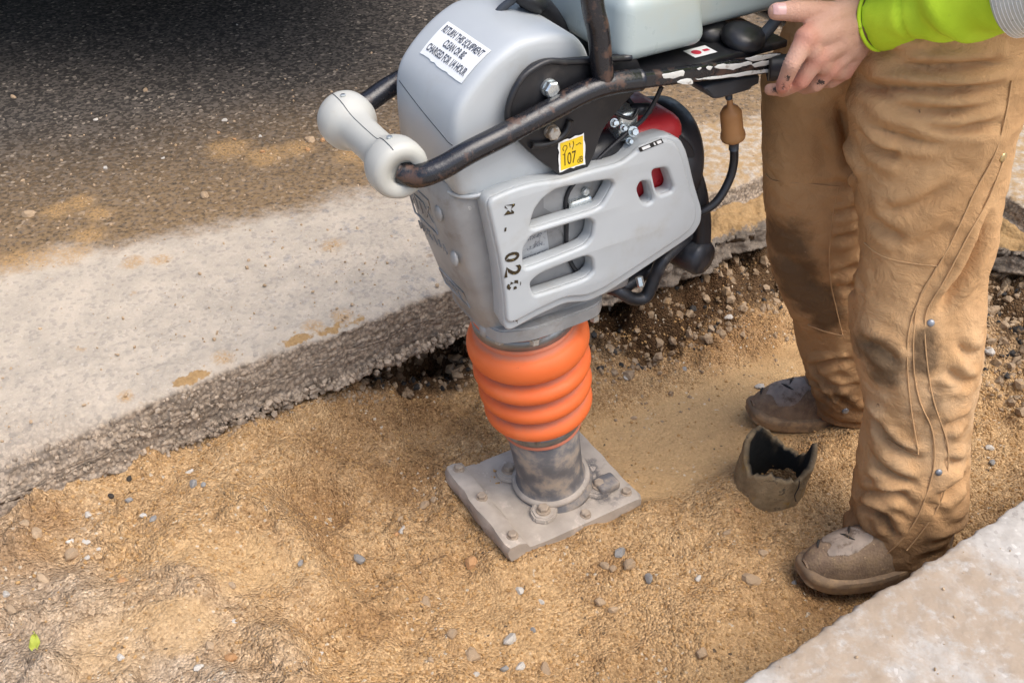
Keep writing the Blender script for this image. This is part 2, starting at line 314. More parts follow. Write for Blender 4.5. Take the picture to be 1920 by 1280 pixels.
def stuff(o): o['kind'] = 'stuff'; return o
def empty(name, loc=(0, 0, 0), rz=0, parent=None):
    o = bpy.data.objects.new(name, None); o.location = loc; o.rotation_euler = (0, 0, rz); o.empty_display_size = .05; COL.objects.link(o)
    if parent: o.parent = parent
    return o
def catmull(P, n=8, closed=False):
    P = np.asarray(P, float); m = len(P); out = []
    rngi = range(m if closed else m-1)
    for i in rngi:
        p1, p2 = P[i], P[(i+1) % m]
        p0 = P[(i-1) % m] if closed or i > 0 else 2*p1-p2
        p3 = P[(i+2) % m] if closed or i+2 < m else 2*p2-p1
        for t in np.linspace(0, 1, n, endpoint=False):
            out.append(.5*((2*p1)+(-p0+p2)*t+(2*p0-5*p1+4*p2-p3)*t*t+(-p0+3*p1-3*p2+p3)*t**3))
    if not closed: out.append(P[-1])
    return np.array(out)
def tube_geo(P, R, seg=14, caps=True):
    P = np.asarray(P, float); n = len(P); R = np.full(n, R) if np.isscalar(R) else np.asarray(R)
    T = np.gradient(P, axis=0); T /= np.linalg.norm(T, axis=1)[:, None]+1e-12
    up = np.array([0, 0, 1.]) if abs(T[0][2]) < .9 else np.array([1., 0, 0])
    N = np.cross(up, T[0]); N /= np.linalg.norm(N); V = []
    for i in range(n):
        N = N-T[i]*(N@T[i]); N /= np.linalg.norm(N)+1e-12; B = np.cross(T[i], N)
        a = np.linspace(0, 2*np.pi, seg, endpoint=False)
        V.append(P[i]+R[i]*(np.cos(a)[:, None]*N+np.sin(a)[:, None]*B))
    V = np.concatenate(V); F = grid_faces(n, seg, True)[:, ::-1].tolist()
    if caps: F += [list(range(seg)), list(range((n-1)*seg, n*seg))[::-1]]
    return V, F
def tube(name, P, R, mat, parent, seg=14, smooth_n=6):
    P = np.asarray(P, float)
    if smooth_n: 
        n0 = len(P); P2 = catmull(P, smooth_n)
        if not np.isscalar(R): R = np.interp(np.linspace(0, n0-1, len(P2)), np.arange(n0), R)
        P = P2
    return mk(name, *tube_geo(P, R, seg), mat, parent)
def lathe(name, prof, mat, parent, seg=64, org=(0, 0, 0), axis=(0, 0, 1)):
    """prof: list of (r, h) along the axis"""
    prof = np.asarray(prof, float); a = np.linspace(0, 2*np.pi, seg, endpoint=False)
    V = np.stack([prof[:, 0][:, None]*np.cos(a), prof[:, 0][:, None]*np.sin(a), np.repeat(prof[:, 1][:, None], seg, 1)], -1).reshape(-1, 3)
    q = Vector((0, 0, 1)).rotation_difference(Vector(axis)).to_matrix(); V = V@np.array(q).T+np.array(org)
    F = grid_faces(len(prof), seg, True)[:, ::-1].tolist()
    if prof[0, 0] > 1e-5: F.append(list(range(seg))[::-1])
    if prof[-1, 0] > 1e-5: F.append(list(range((len(prof)-1)*seg, len(prof)*seg)))
    return mk(name, V, F, mat, parent)
def from_bm(name, bm, mat, parent=None, smooth=False):
    bmesh.ops.recalc_face_normals(bm, faces=bm.faces); me = bpy.data.meshes.new(name); bm.to_mesh(me); bm.free()
    if smooth: me.polygons.foreach_set('use_smooth', [True]*len(me.polygons))
    o = bpy.data.objects.new(name, me); COL.objects.link(o); me.materials.append(MATS[mat])
    if parent: o.parent = parent
    return o
def autosmooth(o, ang=40):
    me = o.data; bm = bmesh.new(); bm.from_mesh(me)
    for f in bm.faces: f.smooth = True
    for e in bm.edges: e.smooth = not (len(e.link_faces) == 2 and e.calc_face_angle(0) > math.radians(ang))
    bm.to_mesh(me); bm.free(); return o
def box(name, lo, hi, mat, parent, bev=.004, seg=3, mtx=None):
    bm = bmesh.new(); bmesh.ops.create_cube(bm, size=1)
    for v in bm.verts: v.co = Vector([lo[i]+(v.co[i]+.5)*(hi[i]-lo[i]) for i in range(3)])
    if bev: bmesh.ops.bevel(bm, geom=bm.edges[:], offset=bev, segments=seg, profile=.5, affect='EDGES')
    if mtx is not None: bm.transform(mtx)
    return autosmooth(from_bm(name, bm, mat, parent), 50)
def round_poly(P, n=5, t=.22):
    """soften the corners of a closed outline"""
    P = np.asarray(P, float); out = []
    for i in range(len(P)):
        a, b, c = P[i-1], P[i], P[(i+1) % len(P)]; p, q = b+(a-b)*t, b+(c-b)*t
        for k in np.linspace(0, 1, n): out.append((1-k)**2*p+2*k*(1-k)*b+k*k*q)
    return np.array(out)
def plate(name, outlines, v, thick, bev, mat, parent, res=2, tilt=0):
    """flat piece cut to (u,w) outlines (first the rim, then holes); its outer face lies at distance v on the near side"""
    cu = bpy.data.curves.new(name, 'CURVE'); cu.dimensions = '2D'; cu.fill_mode = 'BOTH'
    cu.extrude = max(thick/2-bev, .0002); cu.bevel_depth = bev; cu.bevel_resolution = res; cu.offset = -bev
    for ol in outlines:
        sp = cu.splines.new('POLY'); sp.points.add(len(ol)-1); sp.use_cyclic_u = True
        for p, q in zip(sp.points, ol): p.co = (q[0], q[1], 0, 1)
    tmp = bpy.data.objects.new('tmp', cu); COL.objects.link(tmp)
    dg = bpy.context.evaluated_depsgraph_get(); me = bpy.data.meshes.new_from_object(tmp.evaluated_get(dg)); bpy.data.objects.remove(tmp)
    n = len(me.vertices); a = np.zeros(n*3); me.vertices.foreach_get('co', a); a = a.reshape(-1, 3)
    b = np.stack([a[:, 0], -(v-thick/2)-a[:, 2], a[:, 1]], -1); me.vertices.foreach_set('co', b.ravel()); me.update()
    me.name = name; o = bpy.data.objects.new(name, me); COL.objects.link(o); me.materials.clear(); me.materials.append(MATS[mat])
    bm = bmesh.new(); bm.from_mesh(me); bmesh.ops.remove_doubles(bm, verts=bm.verts, dist=1e-5); bmesh.ops.recalc_face_normals(bm, faces=bm.faces); bm.to_mesh(me); bm.free()
    o.parent = parent; return autosmooth(o, 35)
def bolt(name, p, nrm, r, h, mat, parent, rot=0., flange=0.):
    """hex head bolt standing on p, pointing along nrm"""
    bm = bmesh.new(); q = Vector((0, 0, 1)).rotation_difference(Vector(nrm).normalized()).to_matrix().to_4x4(); T = Matrix.Translation(p)@q@Matrix.Rotation(rot, 4, 'Z')
    if flange: bmesh.ops.create_cone(bm, cap_ends=True, segments=24, radius1=flange, radius2=flange*.96, depth=h*.3, matrix=T@Matrix.Translation((0, 0, h*.15)))
    bmesh.ops.create_cone(bm, cap_ends=True, segments=6, radius1=r, radius2=r, depth=h*.7, matrix=T@Matrix.Translation((0, 0, h*.5)))
    bmesh.ops.create_cone(bm, cap_ends=True, segments=6, radius1=r, radius2=r*.8, depth=h*.15, matrix=T@Matrix.Translation((0, 0, h*.925)))
    return from_bm(name, bm, mat, parent)
def text_mesh(body, size, bold=0.):
    cu = bpy.data.curves.new('t', 'FONT'); cu.body = body; cu.size = size; cu.align_x = 'CENTER'; cu.align_y = 'CENTER'; cu.resolution_u = 3; cu.offset = bold*size
    tmp = bpy.data.objects.new('tmp', cu); COL.objects.link(tmp); dg = bpy.context.evaluated_depsgraph_get()
    me = bpy.data.meshes.new_from_object(tmp.evaluated_get(dg)); bpy.data.objects.remove(tmp)
    bm = bmesh.new(); bm.from_mesh(me); bmesh.ops.triangulate(bm, faces=bm.faces[:])
    V = np.array([v.co[:2] for v in bm.verts]); F = [[v.index for v in f.verts] for f in bm.faces]; bm.free(); bpy.data.meshes.remove(me)
    return V, F
def remesh(name, parts, voxel, mat, parent=None, smooth_it=4):
    """union of closed (V,F) volumes as one continuous skin"""
    V = np.concatenate([p[0] for p in parts]); F = []; k = 0
    for v, f in parts: F += [[i+k for i in q] for q in f]; k += len(v)
    o = mk('tmp', V, F, None); md = o.modifiers.new('r', 'REMESH'); md.mode = 'VOXEL'; md.voxel_size = voxel
    sm = o.modifiers.new('s', 'SMOOTH'); sm.iterations = smooth_it; sm.factor = .5
    dg = bpy.context.evaluated_depsgraph_get(); me = bpy.data.meshes.new_from_object(o.evaluated_get(dg)); old = o.data; bpy.data.objects.remove(o); bpy.data.meshes.remove(old)
    me.name = name; o = bpy.data.objects.new(name, me); COL.objects.link(o); me.materials.clear(); me.materials.append(MATS[mat])
    me.polygons.foreach_set('use_smooth', [True]*len(me.polygons))
    if parent: o.parent = parent
    return o
def verts(o):
    me = o.data; n = len(me.vertices); a = np.zeros(n*3); me.vertices.foreach_get('co', a); b = np.zeros(n*3); me.vertices.foreach_get('normal', b)
    return a.reshape(-1, 3), b.reshape(-1, 3)
def setv(o, V): o.data.vertices.foreach_set('co', V.ravel()); o.data.update()
def attr(o, k, v): at = o.data.attributes.new(k, 'FLOAT', 'POINT'); at.data.foreach_set('value', np.asarray(v, np.float32))
def capsule(p, q, r0, r1, seg=16, sub=6):
    p, q = np.array(p, float), np.array(q, float); d = q-p; L = np.linalg.norm(d); d /= L
    t = np.linspace(-np.pi/2, 0, sub)[:-1]; u = np.linspace(0, np.pi/2, sub)[1:]
    P = [p+d*r0*math.sin(x) for x in t]+[p+d*L*k for k in (0, .33, .67, 1)]+[q+d*r1*math.sin(x) for x in u]
    R = [r0*math.cos(x)+1e-4 for x in t]+[r0+(r1-r0)*k for k in (0, .33, .67, 1)]+[r1*math.cos(x)+1e-4 for x in u]
    up = np.array([0, 0, 1.]) if abs(d[2]) < .9 else np.array([1., 0, 0]); N = np.cross(up, d); N /= np.linalg.norm(N); B = np.cross(d, N)
    a = np.linspace(0, 2*np.pi, seg, endpoint=False)
    V = np.concatenate([c+r*(np.cos(a)[:, None]*N+np.sin(a)[:, None]*B) for c, r in zip(P, R)])
    return V, grid_faces(len(P), seg, True)[:, ::-1].tolist()+[list(range(seg)), list(range((len(P)-1)*seg, len(P)*seg))[::-1]]
def ellipsoid(c, r, seg=20, m=None):
    t = np.linspace(-np.pi/2+.02, np.pi/2-.02, 13); a = np.linspace(0, 2*np.pi, seg, endpoint=False)
    V = np.stack([np.cos(t)[:, None]*np.cos(a), np.cos(t)[:, None]*np.sin(a), np.repeat(np.sin(t)[:, None], seg, 1)], -1).reshape(-1, 3)*np.array(r)
    if m is not None: V = V@np.array(m).T
    return V+np.array(c), grid_faces(13, seg, True)[:, ::-1].tolist()+[list(range(seg)), list(range(12*seg, 13*seg))[::-1]]
def loft(rings, seg=40, power=2.0, ax=None):
    """rings: (cx,cy,cz, half_x, half_y); closed volume of stacked horizontal superellipses"""
    R = np.asarray(rings, float); a = np.linspace(0, 2*np.pi, seg, endpoint=False); V = []
    ca = np.sign(np.cos(a))*np.abs(np.cos(a))**(2/power); sa = np.sign(np.sin(a))*np.abs(np.sin(a))**(2/power)
    X = np.array([1., 0, 0]) if ax is None else np.array(ax); Y = np.array([-X[1], X[0], 0])
    for c in R: V.append(c[:3]+c[3]*ca[:, None]*X+c[4]*sa[:, None]*Y)
    V = np.concatenate(V); n = len(R)
    F = grid_faces(n, seg, True).tolist()+[list(range(seg)), list(range((n-1)*seg, n*seg))[::-1]]
    return V, F

# ------------------------------------------------------------------ the trench: a runs along it, b across it (0 = cut edge of the road, .997 = kerb slab)
def ab2w(a, b): return np.stack([.832*a+.555*(b-1.534), .555*a-.832*(b-1.534)], -1)
def w2ab(x, y): return .832*x+.555*y, .555*x-.832*y+1.534
A_END = 2.126
CT = np.array([(-0.0023,-0.0063,-0.105,0.7),(0.0809,0.0128,-0.11,0.4),(0.184,0.0073,-0.115,0.1),(0.3892,0.0176,-0.125,0.1),(0.5226,0.0084,-0.13,0.0),(0.6352,-0.016,-0.155,0.0),(0.7261,-0.0345,-0.2,0.0),(0.8103,-0.0297,-0.24,0.0),(0.8917,-0.0114,-0.265,0.0),(0.4428,0.0822,-0.15,0.0),(0.2831,0.1836,-0.125,0.1),(0.1436,0.1942,-0.11,0.25),(0.0336,0.137,-0.095,0.4),(-0.0493,0.141,-0.09,0.6),(-0.0691,0.2339,-0.085,0.7),(-0.0085,0.26,-0.1,0.8),(0.1349,0.3556,-0.1,0.6),(0.0372,0.403,-0.105,0.9),(-0.0837,0.3617,-0.085,0.9),(0.1231,0.4958,-0.115,0.8),(0.3338,0.2887,-0.14,0.25),(0.3438,0.39,-0.155,0.3),(0.2365,0.475,-0.135,0.5),(0.4886,0.1883,-0.255,0.1),(0.6099,0.1342,-0.225,0.0),(0.5382,0.1474,-0.19,0.0),(0.6093,0.2575,-0.265,0.15),(0.5955,0.3992,-0.27,0.1),(0.7392,0.1148,-0.25,0.0),(0.485,0.3649,-0.26,0.1),(0.3725,0.4938,-0.215,0.2),(0.4918,0.542,-0.25,0.0),(0.6155,0.511,-0.272,0.0),(0.7173,0.4587,-0.262,0.0),(0.6143,0.6758,-0.262,0.0),(0.7784,0.6028,-0.275,0.0),(0.7965,0.7273,-0.27,0.0),(0.8885,0.7959,-0.262,0.0),(0.9278,0.6422,-0.278,0.0),(0.8638,0.4884,-0.268,0.0),(1.0026,0.5059,-0.27,0.0),(1.0204,0.3698,-0.285,0.1),(1.1414,0.3912,-0.288,0.1),(1.2871,0.3914,-0.288,0.1),(1.3813,0.3724,-0.288,0.1),(1.1008,0.5177,-0.28,0.0),(1.1952,0.6257,-0.285,0.0),(1.3649,0.5441,-0.285,0.0),(1.4746,0.5856,-0.28,0.0),(1.359,0.6899,-0.28,0.0),(1.1575,0.8223,-0.28,0.0),(1.0631,0.8095,-0.272,0.0),(1.3223,0.7866,-0.275,0.0),(1.6141,0.7356,-0.265,0.0),(1.7294,0.7236,-0.26,0.0),(1.6666,0.7953,-0.26,0.0),(1.3227,0.263,-0.262,0.05),(1.1536,0.2522,-0.265,0.05),(1.4481,0.2978,-0.265,0.05),(1.2356,0.1103,-0.25,0.1),(1.5521,0.2749,-0.265,0.1),(1.3672,0.1747,-0.25,0.1),(-0.6,0.0,-0.1,0.8),(-0.6,0.4,-0.08,0.9),(-0.6,0.9,-0.09,0.9),(-0.2,0.95,-0.14,0.6),(0.2,0.95,-0.19,0.3),(0.45,0.95,-0.235,0.1),(1.2,0.97,-0.26,0.0),(1.5,0.93,-0.25,0.2),(1.7,0.95,-0.24,0.2),(0.9,-0.12,-0.3,0.6),(0.68,0.0,-0.19,0.4),(0.82,0.0,-0.28,0.4),(0.82,-0.06,-0.32,0.5),(0.95,-0.02,-0.27,0.5),(0.75,-0.12,-0.27,0.6),(0.75,0.02,-0.245,0.2),(0.9,0.02,-0.28,0.2),(1.05,-0.05,-0.24,0.5),(1.2,0.0,-0.15,0.6),(1.2,0.1,-0.22,0.4),(1.35,0.08,-0.14,0.6),(1.35,0.15,-0.24,0.4),(1.5,0.08,-0.13,0.6),(1.5,0.15,-0.235,0.4),(1.7,0.08,-0.13,0.6),(1.7,0.15,-0.235,0.4),(1.35,0.22,-0.262,0.2),(1.5,0.22,-0.262,0.2),(1.7,0.22,-0.26,0.2),(1.5,0.33,-0.262,0.1),(1.7,0.33,-0.262,0.1),(1.9,0.3,-0.22,0.3),(2.05,0.3,-0.13,0.7),(2.06,0.5,-0.13,0.7),(2.06,0.8,-0.13,0.7),(1.93,0.5,-0.19,0.5),(1.93,0.8,-0.19,0.5),(1.8,0.55,-0.245,0.2),(1.78,0.8,-0.245,0.2),(0.4,-0.1,-0.13,0.4),(0.0,-0.1,-0.11,0.6),(2.3,0.5,-0.1,0.7),(2.3,0.0,-0.1,0.7),(1.5,-0.1,-0.12,0.7),(1.9,-0.1,-0.12,0.7),(0.7,0.03,-0.2,0.2),(0.8,0.03,-0.255,0.2),(0.88,0.05,-0.28,0.2),(1.0,0.03,-0.28,0.3)])
def field(a, b):
    """smooth height and tone of the sand"""
    z = np.zeros(a.shape); t = np.zeros(a.shape); w = np.zeros(a.shape)
    for ca, cb, cz, ct in CT:
        q = ((a-ca)**2+(b-cb)**2+.0015)**-2.0
        z += q*cz; t += q*ct; w += q
    return z/w, t/w
SHOE_O = np.array([.0615, 1.436]); SHOE_AZ = math.radians(31)
PIPE_XY = [(0.499,1.4802,-0.287)][0][:2]
def sand_height(a, b, fine=True):
    z, t = field(a, b); P = ab2w(a, b); x, y = P[..., 0], P[..., 1]
    du = (x-SHOE_O[0])*math.cos(SHOE_AZ)+(y-SHOE_O[1])*math.sin(SHOE_AZ); dv = (x-SHOE_O[0])*math.sin(SHOE_AZ)-(y-SHOE_O[1])*math.cos(SHOE_AZ)
    # flattened lane where the shoe has already passed, with a small berm on each side
    lane = sstep(.16, .10, np.abs(dv+.01))*sstep(.0, .10, du)*sstep(1.05, .8, du)
    lane2 = sstep(.14, .08, np.hypot(x-.0, y-1.17))*.7+sstep(.16, .08, np.hypot(x-.36, y-1.03))*.5
    for (qx, qy, qz), qr in zip([(-0.4707,1.1685,-0.12),(-0.3816,1.1573,-0.12),(-0.5464,1.1573,-0.12),(-0.5718,1.0009,-0.12),(-0.5122,1.0205,-0.12),(-0.5872,0.9444,-0.12)], (.10, .09, .06, .10, .08, .1)): lane2 = lane2+.9*sstep(qr, qr*.35, np.hypot(x-qx, (y-qy)*1.3)+.03*vnoise(x*18, y*18, None, 5))
    lane2 = np.clip(lane2, 0, 1)
    shoe = sstep(.24, .12, np.maximum(np.abs(du), np.abs(dv)))
    damp = np.clip(lane+lane2*.6, 0, 1)
    z = z*(1-lane*.8)+(-.288)*lane*.8
    berm = np.exp(-((np.abs(dv+.01)-.19)/.035)**2)*sstep(.02, .15, du)*sstep(1.0, .8, du)*(.6+.5*vnoise(du*14, dv*9, None, 3))
    z = z+.013*berm
    ed = np.maximum(np.abs(du)-.15, np.abs(dv+.008)-.12); z = z+.022*np.exp(-((ed-.010)/.028)**2)*(ed > -.03)*sstep(-.06, .06, dv+.35*du)*(.75+.5*vnoise(x*22, y*22, None, 13))
    rough = 1-.85*damp
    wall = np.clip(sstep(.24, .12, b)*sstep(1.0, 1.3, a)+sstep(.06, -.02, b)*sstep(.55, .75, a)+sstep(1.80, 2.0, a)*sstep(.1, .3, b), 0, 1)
    z = z+.021*fbm(x*6, y*6, None, 11, 4)*rough*(1-shoe*.6)
    z = z+.0034*fbm(x*32, y*32, None, 21, 2, .5)*rough
    if fine:
        f1, _ = worley(x*60, y*60, 31); z = z+.0042*(1-f1)*rough*(.6+.4*vnoise(x*9, y*9, None, 8))
        # little clods and cracks in the broken bank on the left
        cl = np.clip(fbm(x*15, y*15, None, 44, 5, .6)-.18, 0, 1)*sstep(.1, .3, t+.15)*rough; z = z+.022*cl
        ck = np.abs(vnoise(x*11+.5*vnoise(x*30, y*30, None, 71), y*11, None, 61)); z = z-.006*sstep(.045, .0, ck)*rough*sstep(.1, .5, vnoise(x*4, y*4, None, 66)+.3)
    px, py = PIPE_XY; z = z-.10*sstep(.062, .045, np.hypot(x-px, y-py))
    z = z+wall*(.030*fbm(x*14, y*14, None, 51, 4, .6)-.03*sstep(.25, .6, vnoise(x*9, y*9, None, 57))+(.014*(1-worley(x*28, y*28, 54)[0]) if fine else 0))
    return z, t, damp, wall
def steps(*seg):
    out = []
    for lo, hi, st in seg: out += list(np.arange(lo, hi, st))
    return np.array(out)
sa = np.concatenate([[-60, -20, -6, -3, -2, -1.4, -1.0], steps((-.8, -.3, .012), (-.3, 1.35, .0038), (1.35, 2.2, .005), (2.2, 2.5, .03))])
sb = steps((-.30, -.06, .008), (-.06, .99, .0038), (.99, 1.3, .02))
AA, BB = np.meshgrid(sa, sb, indexing='ij')
Z, T, DMP, WL = sand_height(AA, BB)
Z = np.where(AA < -.8, -.09, Z)
Zf = Z
P = ab2w(AA, BB)
PIT_SHADE = np.zeros(AA.shape)  # where shade is painted: hollows, undercut, beside shoe and boot
for (qx, qy, qz), qr in zip([(-0.334,1.3708,-0.22),(-0.3267,1.4683,-0.22),(-0.2779,1.5896,-0.22),(-0.1982,1.6713,-0.22),(-0.1095,1.6546,-0.22),(-0.2654,1.4683,-0.22),(-0.3425,1.2929,-0.22),(-0.1859,1.4976,-0.22),(0.263,1.9091,-0.22),(0.4361,1.9493,-0.22),(0.5573,1.9493,-0.22),(0.7652,1.9091,-0.22),(-0.2446,1.0966,-0.22),(0.1789,1.268,-0.22),(0.5563,1.2316,-0.22),(-0.8057,1.1509,-0.22),(-0.7789,1.2316,-0.22)], (.10, .09, .12, .12, .10, .09, .07, .10, .14, .14, .12, .2, .07, .05, .10, .09, .07)): PIT_SHADE = np.maximum(PIT_SHADE, np.exp(-((P[..., 0]-qx)**2+(P[..., 1]-qy)**2)/qr**2))
sand = mk('sand_bed', np.stack([P[..., 0], P[..., 1], Z], -1).reshape(-1, 3), grid_faces(len(sa), len(sb)), 'sand', attrs={'tone': T, 'damp': DMP, 'wall': WL, 'pit_shade': PIT_SHADE})
struct(sand)
def sand_z(x, y):
    a, b = w2ab(x, y); i = np.clip(np.searchsorted(sa, a), 1, len(sa)-1); j = np.clip(np.searchsorted(sb, b), 1, len(sb)-1)
    return float(Zf[i, j])

# ------------------------------------------------------------------ the road: one sheet to the horizon whose rim turns down into the cut
def road():
    R = .2; pts = []; nrm = []
    for a in np.concatenate([[-60, -20, -6, -3, -1.6, -1.], steps((-.8, -.25, .01), (-.25, A_END-R, .0045))]): pts.append((a, 0)); nrm.append((0, -1))
    for t in np.linspace(0, np.pi/2, 60): pts.append((A_END-R+R*math.sin(t), R-R*math.cos(t))); nrm.append((math.sin(t), -math.cos(t)))
    for b in steps((R+.005, 1.0, .006)): pts.append((A_END, b)); nrm.append((1, 0))
    pts.append((A_END, .995)); nrm.append((1, 0))
    pts = np.array(pts); nrm = np.array(nrm); n = len(pts)
    s = np.concatenate([[0], np.cumsum(np.linalg.norm(np.diff(pts, axis=0), axis=1))]); s = s-s[np.argmin(np.abs(pts[:, 0]))]
    L = np.where(pts[:, 1] > .05, .05+.12*sstep(.6, .2, pts[:, 1]), .088*sstep(.98, 1.28, pts[:, 0])+.0*s)
    L = L*(1+.18*vnoise(s*7, 0*s, None, 2)+.10*vnoise(s*25, 0*s, None, 4))
    cols = []   # (outward distance, height, face, sandy, dark, kind)
    dtop = [60, 25, 10, 5, 3, 2, 1.4, 1, .7, .5, .35]+list(np.arange(.25, .0, -.0085))
    E = .0040*fbm(s*5, 0*s, None, 31, 2)+.0028*fbm(s*60, 0*s, None, 33, 3, .65)        # ragged cut line
    crumble = sstep(.30, -.10, pts[:, 0])*(pts[:, 1] < .05)                            # the face weathers to a slope at the left
    X, Yv, Zv, fa, sn, dk = [], [], [], [], [], []
    def col(d, z, f, sd, dr): X.append(d*np.ones(n)); Zv.append(z*np.ones(n)); fa.append(f*np.ones(n)); sn.append(sd*np.ones(n)); dk.append(dr*np.ones(n))
    rimn = fbm(s*11, 0*s, None, 93, 3)*1.1-.12
    for d in dtop:
        k = math.exp(-d/.02); near = math.exp(-d/.10)
        zz = -.010*k*(1+.5*vnoise(s*60, 0*s+d*60, None, 6))-.035*crumble*math.exp(-d/.05)+(.0022*vnoise(s*110, 0*s+d*110, None, 7) if d < .3 else 0)
        zz = zz+(.004*fbm(s*6, 0*s+d*6, None, 8, 3) if d < .3 else 0)
        rim_s = np.clip(.15+rimn*1.1, 0, 1)*math.exp(-((d-.014)/.014)**2)*1.0
        col(d-E*math.exp(-d/.06), zz, crumble*near*.75+.25*k, rim_s, .0)
    zf = -.052; NF = 13
    for i in range(1, NF+1):
        q = i/NF; rr = (.0016+.006*crumble)*vnoise(s*75, 0*s+q*5.5, None, 12)+.0022*vnoise(s*170, 0*s+q*12, None, 13)
        slope = (.006*q+.03*crumble*q)
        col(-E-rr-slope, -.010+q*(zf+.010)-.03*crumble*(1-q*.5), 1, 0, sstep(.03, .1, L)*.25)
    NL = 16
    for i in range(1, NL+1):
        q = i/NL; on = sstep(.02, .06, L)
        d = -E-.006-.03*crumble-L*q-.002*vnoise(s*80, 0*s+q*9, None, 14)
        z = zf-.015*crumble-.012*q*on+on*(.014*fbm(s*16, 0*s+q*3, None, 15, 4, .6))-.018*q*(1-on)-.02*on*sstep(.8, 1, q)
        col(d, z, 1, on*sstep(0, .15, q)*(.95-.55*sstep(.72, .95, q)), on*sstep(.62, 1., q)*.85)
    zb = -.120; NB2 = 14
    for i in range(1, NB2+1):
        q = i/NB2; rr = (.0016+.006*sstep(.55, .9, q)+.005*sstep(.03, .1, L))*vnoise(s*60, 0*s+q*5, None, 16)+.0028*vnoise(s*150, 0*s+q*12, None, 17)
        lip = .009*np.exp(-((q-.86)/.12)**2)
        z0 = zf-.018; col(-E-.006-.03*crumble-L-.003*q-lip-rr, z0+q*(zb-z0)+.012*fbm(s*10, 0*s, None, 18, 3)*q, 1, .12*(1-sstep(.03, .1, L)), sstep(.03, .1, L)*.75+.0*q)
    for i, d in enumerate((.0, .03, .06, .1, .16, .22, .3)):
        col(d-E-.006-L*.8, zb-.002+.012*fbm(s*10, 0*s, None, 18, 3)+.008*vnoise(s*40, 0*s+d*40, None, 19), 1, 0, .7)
    X = np.array(X).T; Zv = np.array(Zv).T
    A = pts[:, 0][:, None]+nrm[:, 0][:, None]*X; B = pts[:, 1][:, None]+nrm[:, 1][:, None]*X
    P = ab2w(A, B); V = np.stack([P[..., 0], P[..., 1], Zv], -1).reshape(-1, 3)
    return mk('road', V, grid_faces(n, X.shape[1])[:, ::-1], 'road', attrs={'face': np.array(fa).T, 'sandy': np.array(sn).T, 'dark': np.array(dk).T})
struct(road())
def kerb_slab():
    sx = np.concatenate([[-60, -20, -6, -2, -.5, 0, .3], steps((.5, 1.6, .006)), [1.7, 2, 2.6, 4, 8, 20, 60]]); n = len(sx); b0 = .997
    E = .0035*fbm(sx*8, 0*sx, None, 41, 3)+.0022*fbm(sx*60, 0*sx, None, 43, 2)
    X, Zv, fa = [], [], []
    for d in [60, 20, 8, 4, 2, 1.2, .8, .55, .4]+list(np.arange(.33, .012, -.0075))+[.010, .006, .003]:
        k = math.exp(-d/.006); X.append(d-E*math.exp(-d/.05)); Zv.append(-.006*k+.0016*vnoise(sx*70, 0*sx+d*70, None, 44)*(d < .4)+.001*vnoise(sx*160, 0*sx+d*160, None, 45)*(d < .4)); fa.append(0*sx+.3*k)
    for q in np.linspace(.0, 1, 8): X.append(-E-.002*q+.003*vnoise(sx*60, 0*sx+q*7, None, 46)); Zv.append(0*sx-.010-.15*q); fa.append(0*sx+1)
    X = np.array(X).T; Zv = np.array(Zv).T; P = ab2w(sx[:, None]+0*X, b0+X)
    return mk('kerb_slab', np.stack([P[..., 0], P[..., 1], Zv], -1).reshape(-1, 3), grid_faces(n, X.shape[1]), 'concrete', attrs={'face': np.array(fa).T})
struct(kerb_slab())

# ------------------------------------------------------------------ loose grains, rubble, pebbles
ICO = None
def ico(sub=1):
    bm = bmesh.new(); bmesh.ops.create_icosphere(bm, subdivisions=sub, radius=1); V = np.array([v.co[:] for v in bm.verts]); F = np.array([[v.index for v in f.verts] for f in bm.faces]); bm.free(); return V, F
def rand_rot(n):
    q = rng.normal(size=(n, 4)); q /= np.linalg.norm(q, axis=1)[:, None]; w, x, y, z = q.T
    return np.stack([np.stack([1-2*(y*y+z*z), 2*(x*y-z*w), 2*(x*z+y*w)], -1), np.stack([2*(x*y+z*w), 1-2*(x*x+z*z), 2*(y*z-x*w)], -1), np.stack([2*(x*z-y*w), 2*(y*z+x*w), 1-2*(x*x+y*y)], -1)], 1)
def scatter(name, C, R, mat, jit=.25, flat=(.6, 1.)):
    V, F = ico(1); n = len(C); k = len(V)
    X = V[None]*(1+rng.uniform(-jit, jit, (n, k, 1)))*np.stack([np.ones(n), rng.uniform(*flat, n), rng.uniform(.5, .9, n)], -1)[:, None]
    X = np.einsum('nij,nkj->nki', rand_rot(n), X)*np.asarray(R)[:, None, None]+np.asarray(C)[:, None]
    FF = (F[None]+(np.arange(n)*k)[:, None, None]).reshape(-1, 3)
    return stuff(mk(name, X.reshape(-1, 3), FF, mat, smooth=False))
# crumbs of sand over the whole bed
n = 42000; ca = rng.uniform(-.25, 2.0, n); cb = rng.uniform(.02, .98, n)
cz, ct, cd, cw = sand_height(ca, cb); keep = rng.uniform(size=n) > np.maximum(cd*.93, sstep(.2, .6, ct)*.9); ca, cb, cz = ca[keep], cb[keep], cz[keep]
cp = ab2w(ca, cb); cr = .0011+.0030*rng.uniform(size=len(ca))**3.2
scatter('sand_crumbs', np.c_[cp, cz+cr*.2], cr, 'crumb')
